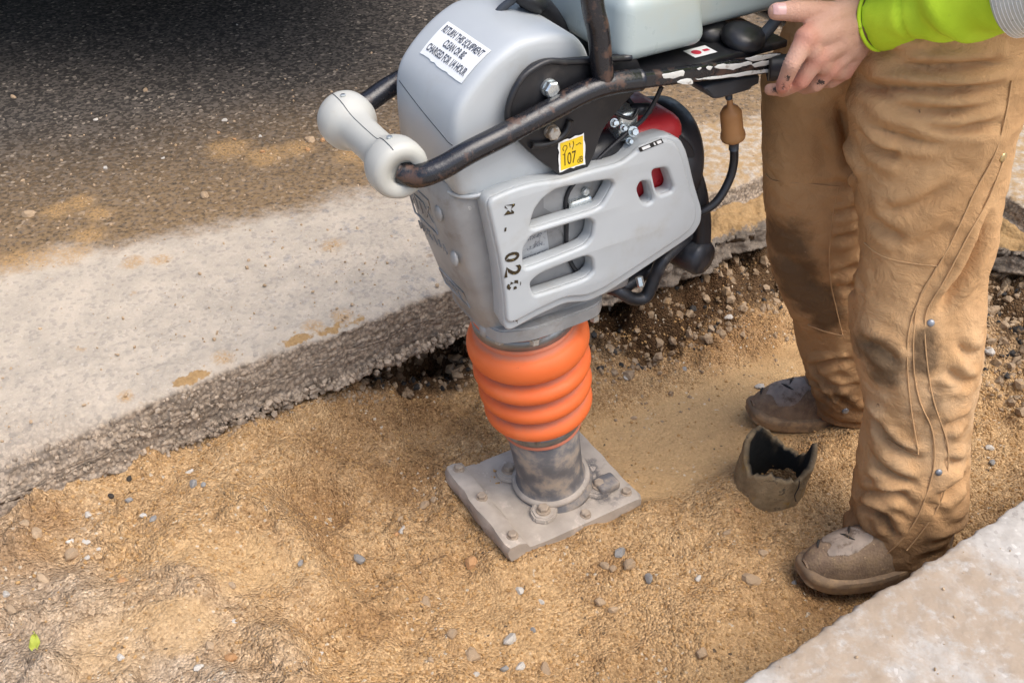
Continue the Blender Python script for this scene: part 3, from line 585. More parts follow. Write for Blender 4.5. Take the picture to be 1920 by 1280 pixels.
# grit strewn on the road and the kerb slab
n = 2600; ga = rng.uniform(-.3, 2.4, n); gb = -.02-1.2*rng.uniform(size=n)**1.4
gp = ab2w(ga, gb); gr = .0012+.0035*rng.uniform(size=n)**5
scatter('road_grit', np.c_[gp, gr*.4-.001], gr, 'stone_tan')
n = 260; ga = rng.uniform(.6, 1.6, n); gb = 1.01+.5*rng.uniform(size=n); gp = ab2w(ga, gb); gr = .0010+.0020*rng.uniform(size=n)**3
scatter('slab_grit', np.c_[gp, gr*.4], gr, 'stone_tan')
# rubble under the road: base course showing in the banks
C_, R_ = [], []
def rub(n, a0, a1, b0, b1, rmin, rmax, seed, end=False):
    r = np.random.default_rng(seed); a = r.uniform(a0, a1, n); b = r.uniform(b0, b1, n); z = sand_height(a, b)[0]; p = ab2w(a, b); s = rmin+(rmax-rmin)*r.uniform(size=n)**3
    C_.append(np.c_[p, z-s*.15]); R_.append(s)
rub(520, 1.05, 1.95, .06, .20, .004, .017, 1); rub(90, 1.1, 1.95, .20, .32, .003, .010, 2)
rub(420, .60, 1.08, -.16, .01, .004, .016, 3); rub(1300, 1.78, 2.1, .25, .98, .004, .017, 4); rub(160, .3, .7, .0, .03, .003, .008, 5)
scatter('rubble', np.concatenate(C_), np.concatenate(R_), 'gravel', .3)
C_, R_ = [], []
rub(110, 1.1, 1.95, .06, .20, .003, .013, 6); rub(120, .62, 1.05, -.1, .01, .003, .012, 7); rub(260, 1.82, 2.1, .25, .95, .004, .014, 8)
scatter('black_rubble', np.concatenate(C_), np.concatenate(R_), 'stone_dark', .3)
# aggregate standing out of the cut face
C_, R_ = [], []
n = 500; a = rng.uniform(-.25, .45, n); z = -.118+.11*rng.uniform(size=n); pp = ab2w(a, .006+.010*rng.uniform(size=n)+(-z)*.10)
scatter('face_aggregate', np.c_[pp, z], .0025+.0045*rng.uniform(size=n)**2, 'aggregate', .3)
n = 650; a = rng.uniform(-.2, 1.05, n); z = -.112+.016*rng.normal(size=n)*.5; pp = ab2w(a, .008+.010*rng.uniform(size=n))
scatter('face_lip_aggregate', np.c_[pp, z], .004+.006*rng.uniform(size=n)**2, 'aggregate', .3)

TONE = ['stone_tan', 'stone_white', 'stone_grey', 'stone_orange', 'stone_dark']
def stone_mesh(k, seed):
    V, F = ico(2); r = np.random.default_rng(seed)
    if k: 
        V = V*(1+.30*vnoise(V[:, 0]*1.3+seed, V[:, 1]*1.3, V[:, 2]*1.3, seed))[:, None]
        for _ in range(7):
            d = r.normal(size=3); d /= np.linalg.norm(d); h = r.uniform(.55, .85); s = V@d; V = V-np.clip(s-h, 0, 9)[:, None]*d
    else: V = V*(1+.16*vnoise(V[:, 0]+seed, V[:, 1], V[:, 2], seed))[:, None]
    me = bpy.data.meshes.new('pebble'); me.from_pydata(V.tolist(), [], F.tolist()); me.polygons.foreach_set('use_smooth', [not k]*len(F)); me.update(); return me
SM = {}
for t in range(5):
    for v in range(4):
        m = stone_mesh(v % 2, 10*t+v); m.materials.append(MATS[TONE[t]]); SM[t, v] = m
def pebble(name, x, y, z, d, t, v, lab, grp=None, fl=.62, cat='stone'):
    o = bpy.data.objects.new(name, SM[int(t), (1, 3, 1, 3)[v % 4]]); COL.objects.link(o); r = d/2
    o.scale = (r*1.08, r*random.uniform(.7, .95), r*fl); o.rotation_euler = (random.uniform(-.2, .2), random.uniform(-.2, .2), random.uniform(0, 6.28)); o.location = (x, y, z+r*fl*.32)
    return tag(o, lab, cat, grp)
NAMEC = ['tan', 'white', 'grey', 'orange', 'black']
SP = [(-0.5758,1.3675,0.0162,1.0),(-0.554,1.3175,0.0205,2.0),(-0.5376,1.3189,0.0112,2.0),(-0.6736,1.34,0.0244,4.0),(-0.6947,1.2998,0.0258,4.0),(-0.6544,1.2775,0.0137,2.0),(-0.7184,1.2523,0.0135,1.0),(-0.7149,1.2205,0.0115,0.0),(-0.7033,1.1954,0.0131,1.0),(-0.6836,1.1848,0.0105,1.0),(-0.7272,1.1906,0.0122,1.0),(-0.6924,1.1601,0.0103,1.0),(-0.603,1.239,0.0135,2.0),(-0.6216,1.2483,0.0117,1.0),(-0.8029,1.2057,0.0211,0.0),(-0.7824,1.1962,0.0263,0.0),(-0.7194,1.1667,0.0276,0.0),(-0.7359,1.0975,0.0234,0.0),(-0.6205,1.1101,0.0177,3.0),(-0.4482,1.1137,0.0154,0.0),(-0.3361,1.2096,0.0099,1.0),(-0.3503,1.178,0.0124,2.0),(-0.201,1.3361,0.0177,1.0),(-0.211,1.328,0.0127,3.0),(-0.2058,1.3574,0.0129,0.0),(-0.1662,1.4174,0.0213,0.0),(-0.1494,1.4271,0.0132,0.0),(-0.0739,1.2765,0.0269,3.0),(-0.4296,1.0465,0.0091,1.0),(-0.5768,0.9606,0.0126,1.0),(-0.4546,0.9929,0.0161,0.0),(-0.4592,0.9526,0.0173,1.0),(-0.2992,1.0198,0.0117,1.0),(-0.4236,0.981,0.02,3.0),(-0.772,1.0537,0.0147,1.0),(-0.7493,1.0203,0.0193,0.0),(-0.2678,1.2512,0.0218,2.0),(-0.1477,1.1789,0.0239,0.0),(-0.099,1.0977,0.0194,0.0),(-0.0663,1.0654,0.0262,0.0),(-0.1298,1.0393,0.012,0.0),(0.0149,1.2119,0.0168,1.0),(-0.0027,1.1029,0.024,1.0),(0.1955,1.2945,0.0261,2.0),(0.2084,1.2625,0.0287,0.0),(0.1663,1.2631,0.0182,0.0),(0.1791,1.2551,0.0143,0.0),(0.2411,1.234,0.0217,2.0),(0.1522,1.1911,0.0195,0.0),(0.1742,1.1762,0.0166,0.0),(0.3294,1.2434,0.0133,1.0),(0.4222,1.2401,0.0322,0.0),(0.4568,1.3055,0.0185,0.0),(-0.013,1.0461,0.0156,2.0),(-0.0654,1.0645,0.0244,0.0),(0.0548,1.0537,0.0261,0.0),(0.0139,1.0536,0.0174,1.0),(-0.0583,1.0295,0.0129,1.0),(0.4259,1.4025,0.0162,3.0),(0.3973,1.3476,0.0139,0.0),(0.051,1.1917,0.013,1.0),(0.0359,1.1244,0.0126,2.0),(0.3103,1.0706,0.0228,0.0),(0.5024,1.2418,0.0133,2.0),(0.2461,1.7668,0.0161,1.0),(0.2577,1.6843,0.0134,0.0),(0.3773,1.818,0.0176,2.0),(0.542,1.7904,0.0209,1.0),(0.5673,1.7618,0.0127,1.0),(0.4967,1.9748,0.0208,1.0),(1.0357,1.8151,0.0255,1.0),(0.9599,1.5672,0.0172,1.0),(0.9469,1.5217,0.0148,2.0)]
LMK = [('the green leaf', [(-0.7036,0.9746,-0.1)][0]), ('the left corner of the steel shoe', [(-0.1325,1.4887,-0.24)][0]), ('the front corner of the steel shoe', [(-0.0038,1.2794,-0.24)][0]), ('the toe of the near boot', [(0.5108,1.2403,-0.27)][0]), ('the broken pipe', [(0.4934,1.4561,-0.28)][0]), ('the toe of the far boot', [(0.4988,1.6808,-0.28)][0]), ('the lower end of the cut road edge', [(-0.8193,1.2814,-0.1)][0]), ('the photo edge below the shoe', [(-0.0515,1.0281,-0.26)][0]), ('the dark hollow left of the shoe', [(-0.3734,1.2626,-0.2)][0]), ('the back of the near trouser leg', [(0.9778,1.6337,-0.26)][0])]
ORD = ['nearest', 'second nearest', 'third nearest', 'fourth nearest', 'fifth nearest', 'sixth nearest', 'seventh nearest', 'eighth nearest', 'ninth nearest', 'tenth nearest', 'eleventh nearest', 'twelfth nearest']
near = {}
for i, (x, y, d, t) in enumerate(SP):
    k = min(range(len(LMK)), key=lambda q: math.hypot(x-LMK[q][1][0], y-LMK[q][1][1])); near.setdefault((k, int(t)), []).append((math.hypot(x-LMK[k][1][0], y-LMK[k][1][1]), i))
for (k, t), lst in near.items():
    for n_, (_, i) in enumerate(sorted(lst)):
        x, y, d, _t = SP[i]; kind = 'pebble' if t != 4 else 'crumb'
        pebble('pebble' if t != 4 else 'asphalt_crumb', x, y, sand_z(x, y), d*(1.12 if t != 4 else .6), t, i if t != 4 else 0, f"{NAMEC[t]} {kind} on the sand, {ORD[n_]} to {LMK[k][0]}", f"{NAMEC[t]} pebbles on the sand", cat=kind)
RP = [(-0.9875,2.6892,0.0),(-1.3292,2.649,0.0),(-1.0674,2.515,0.0),(-0.7356,2.5119,0.0),(-0.6286,2.4224,0.0),(-0.8388,3.1642,0.0),(-0.507,2.4022,0.0),(-0.4993,2.3512,0.0),(-0.608,2.3401,0.0),(-0.5616,2.3045,0.0),(-0.8412,2.3073,0.0),(-0.9656,2.2592,0.0),(-1.1385,2.1947,0.0),(-1.0893,2.1327,0.0),(-0.5834,2.6523,0.0),(-0.7363,2.4399,0.0),(-0.689,2.405,0.0)]
ROW = ['first', 'second', 'third', 'fourth', 'fifth', 'sixth', 'seventh', 'eighth', 'ninth', 'tenth', 'eleventh', 'twelfth', 'thirteenth', 'fourteenth', 'fifteenth', 'sixteenth', 'seventeenth']
rg = [(-0.3445,2.405,0.0)][0]; rk = sorted(range(17), key=lambda i: math.hypot(RP[i][0]-rg[0], RP[i][1]-rg[1])); RORD = {i: ROW[n_] for n_, i in enumerate(rk)}
for i, (x, y, z_) in enumerate([(-0.9875,2.6892,0.0),(-1.3292,2.649,0.0),(-1.0674,2.515,0.0),(-0.7356,2.5119,0.0),(-0.6286,2.4224,0.0),(-0.8388,3.1642,0.0),(-0.507,2.4022,0.0),(-0.4993,2.3512,0.0),(-0.608,2.3401,0.0),(-0.5616,2.3045,0.0),(-0.8412,2.3073,0.0),(-0.9656,2.2592,0.0),(-1.1385,2.1947,0.0),(-1.0893,2.1327,0.0),(-0.5834,2.6523,0.0),(-0.7363,2.4399,0.0),(-0.689,2.405,0.0)]):
    pebble('pebble', x, y, .0, (.018, .02, .014, .016, .011, .009, .02, .016, .015, .014, .010, .016, .014, .013, .009, .012, .012)[i], (0, 0, 1, 1, 1, 1, 0, 3, 3, 0, 1, 1, 0, 0, 0, 3, 3)[i], i, f"{'tan white grey orange'.split()[(0, 0, 1, 1, 1, 1, 0, 3, 3, 0, 1, 1, 0, 0, 0, 3, 3)[i]]} pebble on the dark road, {RORD[i]} nearest to the white roller grip", 'pebbles on the road')
for (x, y, z_), d, t, lab in zip([(-0.4986,2.3993,0.0),(-0.4695,2.3993,0.0),(-0.7006,2.1255,0.0),(-1.0705,2.0432,0.0)], (.032, .018, .032, .031), (0, 3, 0, 0), ('flat tan stone on the road near the white roller grip, largest there', 'small orange stone right beside the flat tan stone near the roller grip', 'angular tan stone on the brown dusty road left of the rammer', 'large tan stone at the left edge of the photo on the road')):
    pebble('stone', x, y, 0, d, t, 1, lab)
# the leaf
def leaf():
    r, = [(-0.6974,0.9661,0.0235,0.0)]; x, y = r[0], r[1]; o = empty('leaf', (x, y, sand_z(x, y)+.004), math.radians(110)); n = 12; V, F = [], []
    for i in range(n+1):
        t = i/n; w = .0075*math.sin(math.pi*t**.8)+.0004
        for k in (-1, -.5, 0, .5, 1): V.append((.034*(t-.5), w*k, .003*abs(k)*(1+math.sin(t*9))+.004*math.sin(t*3)))
    ob = mk('blade', V, grid_faces(n+1, 5), 'leaf', o); md = ob.modifiers.new('t', 'SOLIDIFY'); md.thickness = .0005
    tube('stem', [(.017, 0, .0035), (.022, .001, .003), (.026, .003, .001)], .0006, 'leaf', o, 6, 3)
    tag(o, 'small yellow green leaf lying on brown dirt at the bottom left', 'leaf')
leaf()

# ------------------------------------------------------------------ tamping rammer (local axes: x to the operator, -y to the near side, z up)
def rammer():
    R = empty('tamping_rammer', (.0615, 1.436, -.26), SHOE_AZ)
    tag(R, 'grey tamping rammer with orange bellows standing on the sand in the trench', 'tamping rammer')
    AX = np.array([-.155, 0, 1.]); AX /= np.linalg.norm(AX)                    # the leg leans forward
    LB = np.array([.022, .006, .012])
    def ax(h): return LB+AX*h
    # shoe: bevelled plate with raised nose bar, four lugs, flange
    bm = bmesh.new(); N = 22; V = []; prof = [(-.150, .036), (-.146, .046), (-.128, .047), (-.112, .040), (-.104, .026), (-.07, .022), (.0, .021), (.12, .021), (.146, .020), (.150, .014)]
    under = [(.150, -.02), (-.11, -.02), (-.14, -.004), (-.150, .022)]
    ring = prof+under; m = len(ring)
    for j in range(N+1):
        y = -.111+.239*j/N
        for k, (x, z) in enumerate(ring):
            dx = .0025*float(vnoise(np.array(y*40+k), np.array(k*3.), None, 3)); edge = .004 if j in (0, N) else 0
            V.append((x+dx-(edge if x > 0 else -edge), y, z-edge*(.8 if k < len(prof) else 0)))
    F = [[j*m+k, j*m+(k+1) % m, (j+1)*m+(k+1) % m, (j+1)*m+k] for j in range(N) for k in range(m)]+[list(range(m)), list(range(N*m, N*m+m))[::-1]]
    shoe = autosmooth(mk('shoe', V, F, 'shoe', R), 35)
    def lug(x, y, rot):
        bm = bmesh.new(); T = Matrix.Translation((x, y, .021))@Matrix.Rotation(rot, 4, 'Z')
        c = [bm.verts.new(T@Vector(p)) for p in [(-.026, -.024, 0), (.012, -.026, 0), (.03, -.012, 0), (.03, .012, 0), (.012, .026, 0), (-.026, .024, 0)]]
        f = bm.faces.new(c); e = bmesh.ops.extrude_face_region(bm, geom=[f]); vs = [v for v in e['geom'] if isinstance(v, bmesh.types.BMVert)]
        for v in vs: v.co.z += .012; v.co.x += (x-v.co.x)*.1; v.co.y += (y-v.co.y)*.1
        bmesh.ops.bevel(bm, geom=[e_ for e_ in bm.edges], offset=.003, segments=2, affect='EDGES')
        autosmooth(from_bm('lug', bm, 'shoe', shoe), 50)
        bolt('bolt', (x+.006*math.cos(rot), y+.006*math.sin(rot), .032), (0, 0, 1), .0105, .013, 'mudbolt', shoe, rot+.3, .014)
    for sx, sy in ((-1, -1), (1, -1), (-1, 1), (1, 1)): lug(.024+sx*.058, .006+sy*.058, math.atan2(sy, sx))
    for p in ((-.125, -.090, .045), (-.125, .02, .045), (-.125, .108, .045), (.128, -.088, .019), (.128, .095, .019), (.03, -.095, .019)):
        bolt('bolt', p, (0, 0, 1), .009, .010, 'mudbolt', shoe, random.random(), .011)
    # rubber stop on the near rear lug
    box('clamp_block', (.078, -.078, .024), (.122, -.042, .044), 'leg', shoe, .006)
    # leg
    lathe('foot', [(.080, .006), (.080, .014), (.074, .019), (.071, .030), (.066, .036), (.063, .048), (.0635, .10), (.067, .195)], 'leg', R, 64, ax(0), AX)
    lathe('foot_ring', [(.0715, .022), (.0745, .026), (.0745, .031), (.0700, .035)], 'shoe', R, 64, ax(0), AX)
    a = math.radians(-62); 
    tube('foot_seam', [ax(.045)+np.array([.0645*math.cos(a), .0645*math.sin(a)+.006, 0]), ax(.10)+np.array([.0645*math.cos(a), .0645*math.sin(a)+.006, 0]), ax(.19)+np.array([.0672*math.cos(a), .0672*math.sin(a)+.006, 0])], .0022, 'band', R, 8, 3)
    # bellows
    prof = [(.0705, .180), (.0735, .184), (.0705, .188), (.0695, .191), (.0695, .207), (.0725, .212)]
    cent = [(.239, .0965, .0205), (.285, .0995, .0205), (.333, .1020, .0215), (.387, .1040, .0300)]
    bel = [(.073, .214)]
    h = .168
    for i, (c, rr, hh) in enumerate(cent):
        lo = cent[i-1][0]+cent[i-1][2]*1.0 if i else .216
        for t in np.linspace(-1, 1, 17):
            z = c+hh*t; rad = (.069 if i < 3 or t < 0 else .083)+(rr-(.069 if i < 3 or t < 0 else .083))*math.sqrt(max(0, 1-(abs(t)**2.2)))
            if z > bel[-1][1]+.0006: bel.append((rad, z))
    bel += [(.0865, .4255), (.0872, .429), (.0852, .431), (.0845, .434), (.0845, .452), (.0868, .456), (.0868, .468), (.083, .474), (.06, .474)]
    bw = lathe('bellows', prof+bel, 'orange', R, 96, ax(0), AX); attr(bw, 'groove', np.repeat(np.clip((.1035-np.array([q[0] for q in prof+bel]))/.020, 0, 1), 96))
    lathe('clamp_band', [(.0698, .1895), (.0725, .1905), (.0725, .2075), (.0698, .2085)], 'band', R, 72, ax(0), AX)
    lathe('clamp_band', [(.0848, .434), (.0876, .435), (.0876, .4535), (.0848, .4545)], 'band', R, 72, ax(0), AX)
    p = ax(.199)+np.array([.0725*math.cos(-2.2), .0725*math.sin(-2.2), 0]); box('clamp_screw', (p[0]-.004, p[1]-.004, p[2]-.007), (p[0]+.004, p[1]+.003, p[2]+.007), 'band', R, .0015)
    # crankcase: tapering casting, front face carries raised lettering
    secs = [  # w, front u, rear u, half width at front, half width at rear, corner
        (.462, -.128, .040, .055, .070), (.474, -.142, .050, .064, .080), (.49, -.152, .055, .070, .086), (.54, -.172, .06, .076, .088), (.62, -.196, .06, .080, .089), (.70, -.215, .06, .083, .089), (.745, -.222, .06, .083, .089), (.764, -.212, .05, .078, .084)]
    V = []; 
    for w, f, r, hf, hr in secs:
        out = [(f, hf-.03), (f, -(hf-.03)), (f+.012, -(hf-.008)), (f+.034, -hf), (r-.02, -hr), (r, -hr+.02), (r, hr-.02), (r-.02, hr), (f+.034, hf), (f+.012, hf-.008)]
        V += [(x, y, w) for x, y in round_poly(out, 5, .3)]
    n = len(V)//len(secs); F = grid_faces(len(secs), n, True).tolist()+[list(range(n)), list(range(n*(len(secs)-1), n*len(secs)))[::-1]]
    cc = autosmooth(mk('crankcase', V, F, 'alu', R), 45)
    # front-face mapping: s across (near side positive), w height
    W0 = np.array([q[0] for q in secs]); F0 = np.array([q[1] for q in secs])
    def front(s, w, off=.0): return np.stack([np.interp(w, W0, F0)-off, -np.asarray(s), np.asarray(w)], -1)
    def front_text(body, size, s0, w0, sx=1., shear=0., thick=.0016):
        TV, TF = text_mesh(body, size); s = s0+TV[:, 0]*sx; w = w0+TV[:, 1]+shear*TV[:, 0]
        A = front(s, w, thick); B = front(s, w, -.001); n = len(A); F = [list(f) for f in TF]
        edges = {}
        for f in TF:
            for i in range(3): e = (f[i], f[(i+1) % 3]); edges[e] = 1
        F += [[a, b, b+n, a+n] for (a, b) in edges if (b, a) not in edges]
        mk('cast_lettering', np.concatenate([A, B]), F, 'alu', cc, False)
    def front_frame(s0, s1, w0, w1):
        P = [front(np.array([s]), np.array([w]), .0004)[0] for s, w in ((s0, w0), (s1, w0), (s1, w1), (s0, w1), (s0, w0))]
        for i in range(4): tube('cast_frame', [P[i], P[i+1]], .0014, 'alu', cc, 6, 0)
    front_text('MTX', .040, -.022, .692, .85); front_frame(-.056, .016, .662, .722)
    front_text('M I K A S A', .022, -.012, .640, .80)
    front_text('MTX', .022, -.004, .545, .9); front_frame(-.040, .036, .530, .562)
    for s, w in ((.045, .715), (.055, .640), (.038, .48)):
        p = front(np.array([s]), np.array([w]), .001)[0]; V_, F_ = ellipsoid(p, (.005, .010, .013), 16); mk('boss', V_, F_, 'alu', cc)
    # bottom flange with bolts
    bm = bmesh.new(); ol = round_poly([(-.148, .075), (-.148, -.075), (-.09, -.098), (.03, -.098), (.058, -.07), (.058, .07), (.03, .098), (-.09, .098)], 5, .25)
    vs = [bm.verts.new((x, y, .474)) for x, y in ol]; f = bm.faces.new(vs); e = bmesh.ops.extrude_face_region(bm, geom=[f])
    for v in e['geom']:
        if isinstance(v, bmesh.types.BMVert): v.co.z += .026
    bmesh.ops.bevel(bm, geom=bm.edges[:], offset=.003, segments=2, affect='EDGES')
    fl = autosmooth(from_bm('flange', bm, 'alu', R), 40)
    for x, y in ((-.13, -.06), (-.085, -.09), (.03, -.088), (-.13, .06), (.05, .03)): bolt('bolt', (x, y, .474), (0, 0, -1), .008, .012, 'dull_bolt', fl, .2)
    # engine inside
    box('engine_block', (-.12, -.086, .50), (.10, .086, .745), 'alu_dark', R, .012)
    box('cylinder_head', (.09, -.070, .55), (.175, .075, .71), 'alu_dark', R, .01)
    for k in range(6): box('cooling_fin', (.088, -.078, .565+k*.022), (.178, .080, .571+k*.022), 'alu_dark', R, .001, 1)
    npl = plate('nameplate', [round_poly([(-0.113,0.672),(-0.068,0.673),(-0.059,0.615),(-0.11,0.616)], 4, .06)], .0885, .0016, .0003, 'nameplate', R)
    ctr = [(-0.089,0.658),(-0.087,0.642),(-0.086,0.627)]
    for (u, w), body in zip(ctr, ('MTX-60', '12.3 kN', 'MULTIQUIP INC')):
        TV, TF = text_mesh(body, .0085 if body[0] != 'M' or len(body) < 8 else .006)
        mk('lettering', np.stack([u+TV[:, 0], np.full(len(TV), -.0892), w+TV[:, 1]+.05*TV[:, 0]], -1), TF, 'ink', npl, False)
    tube('throttle_cable', [(0.114,-0.1,0.847),(0.106,-0.095,0.821),(0.093,-0.09,0.798),(0.072,-0.088,0.785),(0.018,-0.088,0.753),(-0.031,-0.089,0.716),(-0.032,-0.089,0.663),(-0.029,-0.089,0.615),(-0.014,-0.089,0.577),(0.015,-0.089,0.542)], .0034, 'rubber', R, 10, 6)
    tube('carb_linkage', [(-0.033,-0.089,0.694),(-0.012,-0.089,0.694),(0.006,-0.09,0.695)], .007, 'zinc', R, 10, 3)
    bolt('bolt', ([(-0.003,0.71)][0][0], -.088, [(-0.003,0.71)][0][1]), (0, -1, 0), .006, .008, 'zinc', R)
    # side cover with three louvres
    ol = round_poly([(-0.182,0.759),(-0.137,0.765),(-0.101,0.764),(-0.057,0.756),(-0.011,0.757),(0.048,0.754),(0.071,0.764),(0.084,0.774),(0.125,0.776),(0.15,0.761),(0.165,0.736),(0.188,0.673),(0.209,0.625),(0.21,0.601),(0.197,0.582),(0.119,0.556),(0.07,0.54),(0.031,0.528),(-0.002,0.525),(-0.045,0.538),(-0.092,0.533),(-0.15,0.522),(-0.153,0.575),(-0.16,0.639),(-0.172,0.706)], 6, .3)
    h1 = round_poly([(-0.11,0.697),(-0.102,0.721),(-0.089,0.732),(-0.068,0.739),(0.018,0.73),(0.025,0.721),(0.008,0.699),(-0.007,0.696),(-0.065,0.697)], 5, .3)
    h2 = round_poly([(-0.12,0.663),(-0.108,0.676),(-0.096,0.677),(-0.017,0.676),(-0.006,0.667),(-0.008,0.648),(-0.019,0.639),(-0.079,0.636),(-0.119,0.635)], 5, .28)
    h3 = round_poly([(-0.108,0.601),(-0.091,0.609),(-0.016,0.612),(-0.005,0.604),(-0.001,0.586),(-0.013,0.578),(-0.078,0.579),(-0.101,0.58)], 5, .3)
    h4 = round_poly([(0.075,0.701),(0.079,0.71),(0.09,0.707),(0.097,0.693),(0.101,0.679),(0.094,0.676),(0.084,0.681)], 4, .35)
    h5 = round_poly([(0.101,0.722),(0.123,0.719),(0.136,0.691),(0.134,0.684),(0.117,0.684),(0.11,0.693)], 5, .25)
    h1, h2, h3 = [h.mean(0)+(h-h.mean(0))*np.array([1.07, 1.28]) for h in (h1, h2, h3)]; h4, h5 = [h.mean(0)+(h-h.mean(0))*1.3 for h in (h4, h5)]
    cov = plate('side_cover', [ol, h1, h2, h3, h4, h5], .112, .022, .0045, 'grey_plastic', R, 3)
    # raised panel on the rear half
    rp = round_poly([(0.027,0.674),(0.031,0.722),(0.063,0.736),(0.13,0.746),(0.148,0.732),(0.176,0.657),(0.177,0.628),(0.16,0.614),(0.081,0.589),(0.024,0.577),(0.014,0.614)], 8, .42)
    cen = ol.mean(0); inn = cen+(ol-cen)*np.array([.955, .93])+np.array([-.0075, .0075]); plate('raised_panel', [inn, h1, h2, h3, h4, h5], .1165, .0075, .0052, 'grey_plastic', cov, 4)
    # shell behind the cover so that it has depth
    hood_edges = ol
    V = np.concatenate([np.stack([ol[:, 0], np.full(len(ol), -.100), ol[:, 1]], -1), np.stack([ol[:, 0]*.97, np.full(len(ol), -.060), (ol[:, 1]-.65)*.96+.65], -1)])
    mk('cover_rim', V, grid_faces(2, len(ol), True).tolist(), 'grey_plastic', cov)
    for body, x, y, sz in (('1', 948, 390, .022), ('D', 950, 425, .022), ('0', 952, 452, .026), ('0', 954, 478, .026), ('2', 958, 505, .030), ('0', 960, 532, .024), ('1', 961, 552, .02)): pass
    marks = [(-0.148,0.737),(-0.152,0.707),(-0.148,0.684),(-0.144,0.659),(-0.143,0.635),(-0.141,0.61),(-0.141,0.589),(-0.14,0.567),(-0.138,0.543)]
    for (u, w), body, sz in zip(marks, 'M-1020175', (.022, .020, .031, .032, .036, .032, .020, .016, .014)):
        TV, TF = text_mesh(body, sz, .03); ca, sa_ = math.cos(math.radians(-97)), math.sin(math.radians(-97))
        X = u+TV[:, 0]*ca-TV[:, 1]*sa_; Y = w+TV[:, 0]*sa_+TV[:, 1]*ca
        cx = np.array([[X[i] for i in f] for f in TF]).mean(1); cy = np.array([[Y[i] for i in f] for f in TF]).mean(1)
        kp = vnoise(cx*260, cy*260, None, 77) > (-.25 if sz > .024 else .15); F = [f for f, k in zip(TF, kp) if k]
        if F: mk('worn_lettering', np.stack([X, np.full(len(X), -.1187), Y], -1), F, 'black_ink', cov, False)
    (u0, w0), (u1, w1), (u2, w2), (u3, w3) = [(0.066,0.774),(0.107,0.778),(0.112,0.77),(0.071,0.766)]
    dc = mk('decal', [(u0, -.1187, w0-.001), (u1, -.1187, w1-.001), (u2, -.1187, w2-.001), (u3, -.1187, w3-.001)], [[0, 1, 2, 3]], 'black', cov, False)
    for x0, x1 in ((.12, .45), (.62, .68), (.76, .94)):
        q = lambda t, k: ((u0*(1-t)+u1*t)*(1-k)+(u3*(1-t)+u2*t)*k, -.1190, (w0*(1-t)+w1*t)*(1-k)+(w3*(1-t)+w2*t)*k-.001)
        mk('pictogram', [q(x0, .2), q(x1, .2), q(x1, .8), q(x0, .8)], [[0, 1, 2, 3]], 'white_sticker', dc, False)
    # red blower cover, recoil starter, rear guard
    box('blower_cover', (.075, -.088, .62), (.185, .07, .782), 'red', R, .028, 5); box('shroud_top', (.015, -.05, .76), (.07, .07, .80), 'red', R, .012, 3); box('air_duct', (-.02, -.04, .70), (.09, .08, .845), 'rubber', R, .02, 4)
    lathe('recoil_starter', [(.02, 0), (.080, 0), (.092, .008), (.096, .02), (.096, .045), (.09, .055), (.06, .06), (.02, .06)], 'rubber', R, 56, (.165, .0, .675), (1, 0, -.18))
    bow = round_poly([(0.168,0.757),(0.195,0.731),(0.214,0.701),(0.241,0.641),(0.258,0.582),(0.265,0.529),(0.251,0.504),(0.234,0.518),(0.231,0.57),(0.211,0.645),(0.182,0.709),(0.158,0.741)], 6, .3)
    plate('rear_guard', [bow], .088, .12, .01, 'rubber', R, 3)
    # air hose and carburettor
    tube('intake_hose', [(0.005,-0.06,0.744),(0.038,-0.06,0.748),(0.08,-0.055,0.743),(0.113,-0.05,0.738),(0.129,-0.05,0.723)], .030, 'rubber', R, 20, 5)
    for t in (0, 1, 2):
        p = [(0.097,-0.056,0.744),(0.108,-0.054,0.742),(0.121,-0.052,0.736)][t]; lathe('hose_clamp', [(.0305, -.003), (.0325, -.003), (.0325, .003), (.0305, .003)], 'dkplastic', R, 32, p, (1, 0, .1))
    ca = [(0.057,-0.07,0.801),(0.091,-0.075,0.779)]
    cb = box('carburettor', (ca[0][0], -.085, ca[1][2]-.012), (ca[1][0], -.03, ca[0][2]+.012), 'zinc', R, .006)
    for x, y, v, r_ in ((1150, 232, .082, .006), (1165, 238, .086, .007), (1184, 243, .088, .008), (1178, 262, .08, .006), (1188, 258, .086, .009)):
        pass
    for p, r_ in zip([(0.044,-0.086,0.804),(0.059,-0.088,0.793),(0.076,-0.09,0.784),(0.073,-0.086,0.768)], (.005, .004, .006, .004)): bolt('bolt', p, (-.3, -1, .4), r_, .014, 'zinc', cb, random.random(), r_*1.3)
    tube('linkage_rod', [(0.038,-0.08,0.824),(0.051,-0.088,0.815),(0.073,-0.09,0.805),(0.087,-0.085,0.814)], .0028, 'black', R, 8, 5)
    lathe('spark_plug_cap', [(.004, 0), (.009, .002), (.009, .03), (.006, .034)], 'rubber', R, 16, [(0.083,-0.07,0.808)][0], (1, -.3, -.1))
    tube('plug_wire', [(0.106,-0.06,0.799),(0.098,-0.05,0.808),(0.097,-0.04,0.814),(0.099,-0.03,0.793)], .004, 'rubber', R, 10, 5)
    # muffler and lower guard bar
    ml = [(0.238,-0.055,0.508)][0]
    lathe('muffler', [(.01, -.04), (.026, -.038), (.031, -.03), (.031, .03), (.026, .038), (.01, .04)], 'muffler', R, 36, ml, (.25, -1, .0))
    tube('guard_bar', [(0.23,-0.062,0.546),(0.19,-0.075,0.537),(0.163,-0.08,0.524),(0.151,-0.08,0.494),(0.137,-0.08,0.466),(0.114,-0.075,0.467),(0.092,-0.065,0.485),(0.084,-0.05,0.484)], .011, 'muffler', R, 16, 6)
